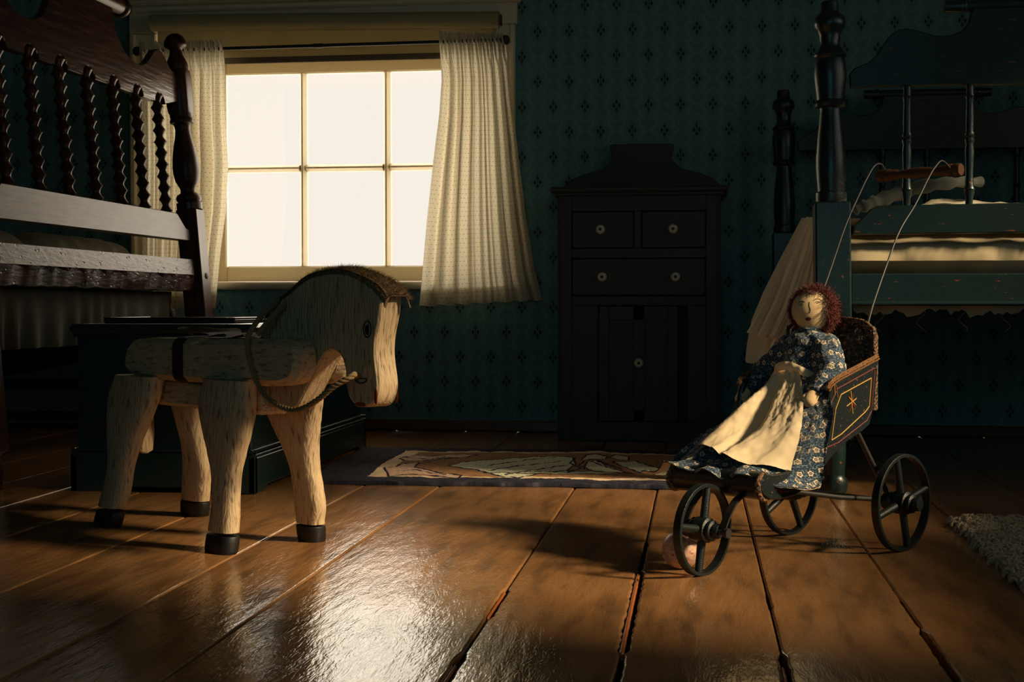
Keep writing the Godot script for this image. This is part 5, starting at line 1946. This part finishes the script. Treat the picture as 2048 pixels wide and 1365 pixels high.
func make_doll() -> void:
	var root := thing("rag_doll", "rag doll in navy flowered dress and cream apron lying back in the carriage", "doll", Vector3(0.3117, 0, -2.9769), deg_to_rad(-39.58))
	var mb := MB.new()
	mb.nets(bodice_field, Vector3(-0.16, 0.295, 0.07), Vector3(0.125, 0.475, 0.255), 0.0045)
	obj("bodice", mb, M.calico, root)
	# skirt over the knees, spreading over the front and both sides
	var g := []
	for r in [[[-0.06, 0.366, 0.155], [-0.04, 0.374, 0.174], [-0.02, 0.377, 0.184], [0, 0.377, 0.188], [0.02, 0.375, 0.188], [0.04, 0.37, 0.186], [0.06, 0.362, 0.172]],
			[[-0.13, 0.278, 0.158], [-0.09, 0.302, 0.18], [-0.045, 0.324, 0.22], [-0.005, 0.312, 0.214], [0.04, 0.322, 0.23], [0.09, 0.311, 0.232], [0.132, 0.304, 0.236]],
			[[-0.162, 0.238, 0.272], [-0.12, 0.25, 0.272], [-0.065, 0.266, 0.295], [-0.005, 0.24, 0.275], [0.055, 0.262, 0.305], [0.113, 0.25, 0.293], [0.148, 0.24, 0.276]],
			[[-0.188, 0.166, 0.375], [-0.14, 0.19, 0.355], [-0.08, 0.21, 0.385], [-0.02, 0.203, 0.38], [0.04, 0.209, 0.388], [0.108, 0.186, 0.35], [0.15, 0.168, 0.3]],
			[[-0.2, 0.158, 0.41], [-0.152, 0.188, 0.415], [-0.085, 0.19, 0.44], [-0.02, 0.186, 0.444], [0.04, 0.184, 0.446], [0.118, 0.172, 0.4], [0.16, 0.155, 0.32]]]:
		var a := []
		for p in r:
			a.append(Vector3(p[0], p[1], p[2]))
		g.append(a)
	var rows := []
	for i in 60:
		var row := PackedVector3Array()
		var v := i / 59.0
		for j in 110:
			var u := j / 109.0
			var p := bicubic(g, u, v)
			var f := sin(u * 40.0 + 2.2 * sin(v * 2.4 + u * 3.0)) * 0.0042 * v
			var ruffle := sin(u * 26.0 + 1.0) * 0.009 * smoothstep(0.72, 1.0, v)
			row.append(p + Vector3(0, 0.75, 0.66) * (f + ruffle + 0.003 * wob.get_noise_2d(u * 300.0, v * 260.0)))
		rows.append(row)
	mb = MB.new()
	mb.grid(rows, false, true)
	obj("skirt", mb, M.calico, root)
	# pale lining under the hem
	mb = MB.new()
	var lr := []
	for i in range(44, 60):
		var row := PackedVector3Array()
		for j in 110:
			row.append(rows[i][j] - Vector3(0, 0.0022, 0.0015))
		lr.append(row)
	mb.grid(lr)
	obj("lining", mb, M.linen, root)
	# apron on top of the skirt
	mb = MB.new()
	var ar := []
	for i in 60:
		var v := i / 59.0
		var row := PackedVector3Array()
		for j in 80:
			var u := j / 79.0
			var ul := lerpf(0.24, 0.27, v) - 0.02 * sin(v * PI)
			var ur := lerpf(0.7, 0.85, v)
			var p := bicubic(g, lerpf(ul, ur, u), lerpf(0.015, 0.76 - 0.05 * sin(u * PI * 2.0 + 0.6), v))
			var lift := 0.0095 + 0.026 * exp(-pow((u - 0.62 + 0.1 * v) / 0.11, 2.0)) * sin(minf(1.0, v * 1.2) * PI * 0.75) + 0.017 * exp(-pow((u - 0.3) / 0.16, 2.0)) * smoothstep(0.1, 0.6, v)
			lift -= 0.009 * exp(-pow((u - 0.47 + 0.05 * v) / 0.06, 2.0)) * smoothstep(0.1, 0.5, v)
			lift += 0.0035 * sin(u * 25.0 + v * 5.0) * (0.3 + v * 0.7) + 0.0022 * wob.get_noise_2d(u * 260.0 + v * 120.0, v * 200.0) + 0.0007 * wob.get_noise_2d(u * 1700.0, v * 900.0)
			lift += 0.006 * exp(-pow((v - 0.08) / 0.04, 2.0)) * absf(sin(u * 18.0))
			row.append(p + Vector3(0, 0.75, 0.66) * lift)
		ar.append(row)
	mb.grid(ar, false, true)
	obj("apron", mb, M.linen, root)
	mb = MB.new()
	var wb := []
	for q in [[-0.046, 0.363, 0.17], [-0.035, 0.373, 0.193], [-0.012, 0.381, 0.206], [0.012, 0.381, 0.206], [0.036, 0.372, 0.2], [0.05, 0.362, 0.185]]:
		wb.append(Vector3(q[0], q[1], q[2]))
	wb = spline(wb, 6)
	var wrows := []
	for e in [[-0.009, 0.0], [-0.004, 0.004], [0.004, 0.0045], [0.009, 0.001]]:
		var row := PackedVector3Array()
		for k in wb.size():
			row.append(wb[k] + Vector3(0, e[0], e[1] + 0.001 * sin(k * 1.4)))
		wrows.append(row)
	mb.grid(wrows)
	obj("apron_band", mb, M.linen, root)
	# mitten hands
	for h in [[Vector3(-0.105, 0.328, 0.196), Vector3(-0.112, 0.302, 0.214)], [Vector3(0.08, 0.334, 0.221), Vector3(0.075, 0.308, 0.242)]]:
		mb = MB.new()
		var a: Vector3 = h[0]
		var b: Vector3 = h[1]
		var d := (b - a).normalized()
		mb.tube(spline([a - d * 0.006, a + d * 0.004, a.lerp(b, 0.5), b - d * 0.004, b + d * 0.003], 4), [0.010, 0.0105, 0.011, 0.0115, 0.012, 0.0125, 0.013, 0.0135, 0.0138, 0.014, 0.0138, 0.0135, 0.0125, 0.011, 0.009, 0.0055, 0.001], 14)
		var thumb := a.lerp(b, 0.35) + Vector3(0.008 if a.x < 0.0 else -0.008, 0.004, 0.004)
		mb.tube([thumb, thumb + d * 0.01 + Vector3(0, 0.003, 0.003), thumb + d * 0.017], [0.005, 0.005, 0.002], 8)
		obj("hand", mb, M.skin, root)
	# head: flat-fronted stuffed oval, turned a little to its right
	var hb := Basis.from_euler(Vector3(-0.2, deg_to_rad(32.0), 0.06))
	var hc := Vector3(0.0, 0.492, 0.122)
	mb = MB.new()
	rows = []
	for i in 33:
		var row := PackedVector3Array()
		var th := PI * i / 32.0 - PI / 2
		for j in 41:
			row.append(hc + hb * head_shape(th, -TAU * j / 40.0))
		rows.append(row)
	mb.grid(rows, true)
	mb.tube([hc + hb * Vector3(0, -0.03, -0.004), Vector3(0, 0.452, 0.124), Vector3(0, 0.44, 0.127)], [0.02, 0.019, 0.02], 16, false)
	var head := obj("head", mb, M.skin, root)
	var feats := [
		["eyebrow", [[-0.0235, 0.0125], [-0.02, 0.0165], [-0.0145, 0.017], [-0.01, 0.0145]], 0.0007, M.thread], ["eyebrow", [[0.0075, 0.0165], [0.013, 0.02], [0.019, 0.0195], [0.0235, 0.015]], 0.0007, M.thread],
		["eye", [[-0.0215, 0.0085], [-0.0175, 0.011], [-0.013, 0.009]], 0.0005, M.thread], ["eye", [[0.01, 0.0115], [0.0145, 0.014], [0.0195, 0.0115]], 0.0005, M.thread],
		["nose", [[-0.001, 0.014], [-0.0015, 0.006], [0.0005, -0.003], [-0.0015, -0.009], [-0.005, -0.0095]], 0.00055, M.thread], ["nostril", [[-0.0095, -0.0085], [-0.0085, -0.0095]], 0.0006, M.thread],
		["pupil", [[-0.0178, 0.0075], [-0.0168, 0.0085]], 0.0011, M.thread], ["pupil", [[0.0143, 0.0105], [0.0152, 0.0112]], 0.0011, M.thread]]
	for f in feats:
		mb = MB.new()
		var p := []
		for q in f[1]:
			p.append(hc + hb * face_point(q[0], q[1], 0.0001))
		var sp := spline(p, 4) if p.size() > 2 else [p[0], (p[0] + p[1]) / 2, p[1]]
		mb.tube(sp, f[2], 5)
		obj(f[0], mb, f[3], head)
	mb = MB.new()
	var mrow := []
	for i in 5:
		var row := PackedVector3Array()
		for j in 13:
			var a := TAU * j / 12.0
			var k := i / 4.0
			row.append(hc + hb * face_point(-0.005 + 0.0058 * k * cos(a), -0.021 + 0.0036 * k * sin(a), 0.0006))
		mrow.append(row)
	mb.grid(mrow, true, true)
	obj("mouth", mb, M.lips, head)
	# frizzy red-brown hair, parted off the face
	mb = MB.new()
	rng.seed = 21
	rows = []
	for i in 21:
		var row := PackedVector3Array()
		var th := PI * i / 20.0 - PI / 2
		for j in 33:
			var q := head_shape(th, -TAU * j / 32.0) * 1.09
			q.z = minf(q.z, -0.002 + 0.02 * smoothstep(0.026, 0.05, q.y) + 0.01 * smoothstep(0.025, 0.04, q.x))
			row.append(hc + hb * q)
		rows.append(row)
	mb.grid(rows, true)
	var cap := obj("hair", mb, M.hair, root)
	mb = MB.new()
	for q in 8500:
		var th := asin(rng.randf_range(-0.8, 1.0))
		var ph := rng.randf() * TAU
		var s := head_shape(th, ph)
		var on_face := s.z > 0.008 and s.y < 0.031 and s.x < 0.026 and s.x > -0.038
		if on_face:
			continue
		var vol := 1.03 + 0.25 * smoothstep(0.005, 0.035, s.x) + 0.06 * smoothstep(0.0, 0.04, s.y)
		var p := hc + hb * (s * rng.randf_range(1.0, vol))
		var outw := (hb * s).normalized()
		var dir := (outw * rng.randf_range(0.3, 1.1) + Vector3(0, -0.5, 0) + Vector3(rng.randf_range(-1, 1), rng.randf_range(-1, 1), rng.randf_range(-1, 1)) * 0.8).normalized()
		var bend := Vector3(rng.randf_range(-1, 1), rng.randf_range(-1, 1), rng.randf_range(-1, 1)) * 0.8
		var len := rng.randf_range(0.006, 0.015) * lerpf(0.6, 1.0, smoothstep(-0.02, 0.02, s.x))
		var wd := 0.0004
		var pr := p
		for k in 3:
			var nx := pr + dir * len * 0.5
			var side := dir.cross(outw + bend * 0.3).normalized() * wd
			if k < 2:
				mb.tri(pr - side, pr + side, nx + side)
				mb.tri(pr - side, nx + side, nx - side)
			else:
				mb.tri(pr - side, pr + side, nx)
			pr = nx
			dir = (dir + bend * 0.55).normalized()
	# wisps caught on the seat back
	for q in 260:
		var p := hc + hb * Vector3(0.035 + rng.randf() * 0.008, rng.randf_range(-0.02, 0.03), -0.02)
		var e := p + Vector3(rng.randf_range(0.01, 0.035), rng.randf_range(-0.03, 0.008), rng.randf_range(-0.03, -0.005))
		mb.tri(p, p + Vector3(0.0005, 0.0004, 0), e)
	obj("curls", mb, M.hair, cap).set_meta("kind", "stuff")
	# dark collar frill
	mb = MB.new()
	var col := []
	for k in 25:
		var a := TAU * k / 24.0
		col.append(Vector3(0.021 * cos(a), 0.457 + 0.003 * sin(a) - 0.006 * sin(a), 0.126 + 0.021 * sin(a)))
	mb.tube(col, 0.004, 8, false)
	obj("collar", mb, M.calico, root)

func head_shape(th: float, ph: float) -> Vector3:
	var p := Vector3(cos(th) * cos(ph) * 0.04, sin(th) * 0.046, cos(th) * sin(ph) * 0.036)
	if p.z > 0.0:
		p.z *= 0.78
	p.x *= 1.0 - 0.16 * smoothstep(0.0, -0.046, p.y)
	return p

func face_point(x: float, y: float, lift: float) -> Vector3:
	var sx := 0.04 * (1.0 - 0.16 * smoothstep(0.0, -0.046, y))
	var k := 1.0 - pow(x / sx, 2.0) - pow(y / 0.046, 2.0)
	return Vector3(x, y, sqrt(maxf(k, 0.0)) * 0.036 * 0.78 + lift)

# ------------------------------------------------------------------ ball and rugs
func make_ball() -> void:
	var r := 0.0365
	var root := thing("toy_ball", "scuffed pinkish ball on the floor behind the front carriage wheel", "ball", Vector3(-0.027, 0, -2.635))
	var mb := MB.new()
	var p := []
	for k in 25:
		var a := PI * k / 24.0 - PI / 2
		p.append(Vector2(cos(a) * r, r + sin(a) * r))
	mb.lathe(p, 36)
	obj("shell", mb, M.ball, root)

func make_hooked_rug() -> void:
	var x0 := -1.152
	var x1 := 0.14
	var z0 := -4.68
	var z1 := -3.77
	# the design, drawn on the floor plan of the rug
	var to_rug := func(px, py):
		var p := on_floor(px, py, 0.012)
		return Vector2((p.x - x0) / (x1 - x0), (p.z - z0) / (z1 - z0))
	var white_shapes := []
	var dark_lines := []
	var pink_shapes := []
	for sh in [[[882, 931], [920, 924], [990, 919], [1050, 915], [1110, 914], [1135, 918], [1140, 930], [1110, 944], [1050, 948], [1000, 957], [960, 951], [930, 940], [895, 935]],
			[[1150, 922], [1163, 912], [1185, 911], [1205, 914], [1200, 919], [1170, 920]], [[1207, 916], [1225, 911], [1248, 914], [1246, 921], [1222, 921]],
			[[1163, 926], [1180, 922], [1215, 938], [1230, 946], [1170, 944], [1150, 940]], [[1215, 925], [1260, 924], [1310, 940], [1328, 950], [1290, 952], [1255, 946]], [[940, 946], [1130, 944], [1250, 948], [1100, 950]]]:
		var a := PackedVector2Array()
		for q in sh:
			a.append(to_rug.call(q[0], q[1]))
		white_shapes.append(a)
	for sh in [[[790, 917], [812, 912], [850, 912], [900, 909], [945, 911], [920, 915], [880, 916], [840, 922], [800, 922]], [[750, 936], [775, 933], [800, 926], [830, 925], [815, 934], [850, 944], [890, 952], [880, 957], [840, 951], [790, 948], [745, 952]]]:
		var a := PackedVector2Array()
		for q in sh:
			a.append(to_rug.call(q[0], q[1]))
		pink_shapes.append(a)
	for ln in [[[965, 932], [1030, 922], [1100, 917]], [[950, 943], [1020, 933], [1110, 924]], [[980, 950], [1050, 941], [1120, 932]], [[1140, 918], [1128, 928], [1146, 938], [1110, 946]], [[1158, 924], [1145, 932], [1162, 942]], [[1172, 924], [1215, 941], [1235, 946]], [[1185, 922], [1230, 940]], [[820, 930], [860, 921], [905, 915]], [[770, 941], [810, 939], [860, 950]], [[800, 915], [850, 919], [880, 913]]]:
		var a := []
		for q in ln:
			a.append(to_rug.call(q[0], q[1]))
		dark_lines.append(a)
	var W := 900
	var H := 560
	var sx := x1 - x0
	var sz := z1 - z0
	var nn := FastNoiseLite.new()
	nn.seed = 6; nn.frequency = 0.05
	var im := Image.create(W, H, false, Image.FORMAT_RGB8)
	for y in H:
		for x in W:
			var u := (x + 0.5) / W
			var v := (y + 0.5) / H
			var k := nn.get_noise_2d(x * 0.5, y * 3.5)
			var wv := 0.006 * sin(u * 22.0) + 0.004 * sin(u * 51.0)
			var dx := minf(u, 1.0 - u) * sx
			var dz := minf(v, 1.0 - v) * sz + wv
			var c := rgb(36, 38, 48) if k < 0.0 else rgb(52, 52, 64)
			if k > 0.4:
				c = rgb(84, 78, 84)
			if dx > 0.165 and dz > 0.10:
				c = rgb(214, 188, 158)
			if dx > 0.215 and dz > 0.132:
				c = rgb(150, 112, 78) if nn.get_noise_2d(x * 2.0, y * 2.0) > -0.2 else rgb(128, 94, 66)
			im.set_pixel(x, y, c)
	for set_ in [[pink_shapes, rgb(206, 172, 150)], [white_shapes, rgb(206, 204, 176)]]:
		for a in set_[0]:
			var lo := Vector2(1, 1)
			var hi := Vector2(0, 0)
			for p in a:
				lo = lo.min(p)
				hi = hi.max(p)
			for y in range(int(lo.y * H), int(hi.y * H) + 1):
				for x in range(int(lo.x * W), int(hi.x * W) + 1):
					if x >= 0 and y >= 0 and x < W and y < H and Geometry2D.is_point_in_polygon(Vector2((x + 0.5) / W, (y + 0.5) / H), a):
						var k := nn.get_noise_2d(x * 3.0, y * 3.0)
						im.set_pixel(x, y, set_[1] if k > -0.25 else set_[1].darkened(0.25))
			var ol := []
			for p in a:
				ol.append(p)
			ol.append(a[0])
			dark_lines.append(ol)
	for ln in dark_lines:
		for q in ln.size() - 1:
			var a: Vector2 = ln[q]
			var b: Vector2 = ln[q + 1]
			var steps := int((b - a).length() * 1200.0) + 2
			for s in steps:
				var p := a.lerp(b, float(s) / steps)
				im.fill_rect(Rect2i(int(p.x * W) - 2, int(p.y * H) - 3, 4, 6).intersection(Rect2i(0, 0, W, H)), rgb(34, 34, 44))
	var m := mat(Color.WHITE, 0.95, 0.2)
	m.albedo_texture = ImageTexture.create_from_image(im)
	relief(m, noise_tex(91, 0.12, 3, 512), 0.0)
	m.heightmap_enabled = false
	var root := thing("hooked_rug", "worn hooked rug with navy border, cream line and pale bird design", "rug", Vector3((x0 + x1) / 2, 0, (z0 + z1) / 2))
	var mb := MB.new()
	var rows := []
	var uvs := []
	for i in 130:
		var row := PackedVector3Array()
		var uvr := PackedVector2Array()
		var v := clampf((i - 2) / 125.0, 0.0, 1.0)
		for j in 190:
			var u := clampf((j - 2) / 185.0, 0.0, 1.0)
			var edge := i < 2 or i > 127 or j < 2 or j > 187
			var skew := 0.05 * (1.0 - u) * (1.0 - v)
			var x := lerpf(x0, x1, u) + 0.05 * v - 0.0 * skew + 0.006 * sin(v * 9.0)
			var z := lerpf(z0, z1, v) + 0.012 * sin(u * 7.0 + 0.6) + 0.004 * sin(u * 31.0)
			var loops := 0.0013 * wob.get_noise_2d(x * 9000.0, z * 9000.0)
			var hump := 0.012 * exp(-pow((u - 0.62) / 0.05, 2.0)) * exp(-pow(v / 0.12, 2.0))
			row.append(Vector3(x, 0.001 if edge else 0.0125 + loops + hump + 0.003 * wob.get_noise_2d(x * 300.0, z * 300.0), z) - root.position)
			uvr.append(Vector2(u, v))
		rows.append(row)
		uvs.append(uvr)
	mb.grid(rows, false, true, uvs)
	obj("pile", mb, m, root)

func make_shag_rug() -> void:
	var root := thing("shag_rug", "pale grey shaggy looped rug at the edge of the board floor", "rug", Vector3(0.95, 0, -2.6))
	var mb := MB.new()
	mb.box(Vector3(0, 0.006, 0), Vector3(0.7, 0.012, 1.3), 0.003)
	obj("backing", mb, M.shag, root)
	mb = MB.new()
	var p := [Vector3(0, 0, 0), Vector3(0.001, 0.007, 0.002), Vector3(0.003, 0.011, 0.005), Vector3(0.005, 0.008, 0.009), Vector3(0.006, 0.002, 0.011)]
	mb.tube(p, 0.0022, 4, false)
	var mm := MultiMesh.new()
	mm.transform_format = MultiMesh.TRANSFORM_3D
	mm.mesh = mb.mesh()
	mm.mesh.surface_set_material(0, M.shag)
	rng.seed = 31
	mm.instance_count = 16000
	for k in 16000:
		var x := rng.randf_range(-0.362, 0.1)
		var z := rng.randf_range(-0.665, 0.5)
		x += 0.012 * wob.get_noise_2d(z * 300.0, 2.0) - 0.02 * smoothstep(-0.665, 0.5, z)
		var b := Basis.from_euler(Vector3(rng.randf_range(-0.5, 0.5), rng.randf() * TAU, rng.randf_range(-0.5, 0.5))).scaled(Vector3.ONE * rng.randf_range(0.8, 1.5))
		mm.set_instance_transform(k, Transform3D(b, Vector3(x, 0.008 if absf(x) < 0.34 else 0.003, z)))
	var mi := MultiMeshInstance3D.new()
	mi.name = "loops"
	mi.multimesh = mm
	mi.set_meta("kind", "stuff")
	root.add_child(mi)

func _ready() -> void:
	wob.seed = 2
	wob.frequency = 0.05
	wob.fractal_octaves = 3
	make_lights()
	make_materials()
	make_shell()
	make_dresser()
	make_spindle_bed()
	make_painted_bed()
	make_trunk()
	make_horse()
	make_carriage()
	make_doll()
	make_hooked_rug()
	make_shag_rug()
	make_ball()
	make_heater()
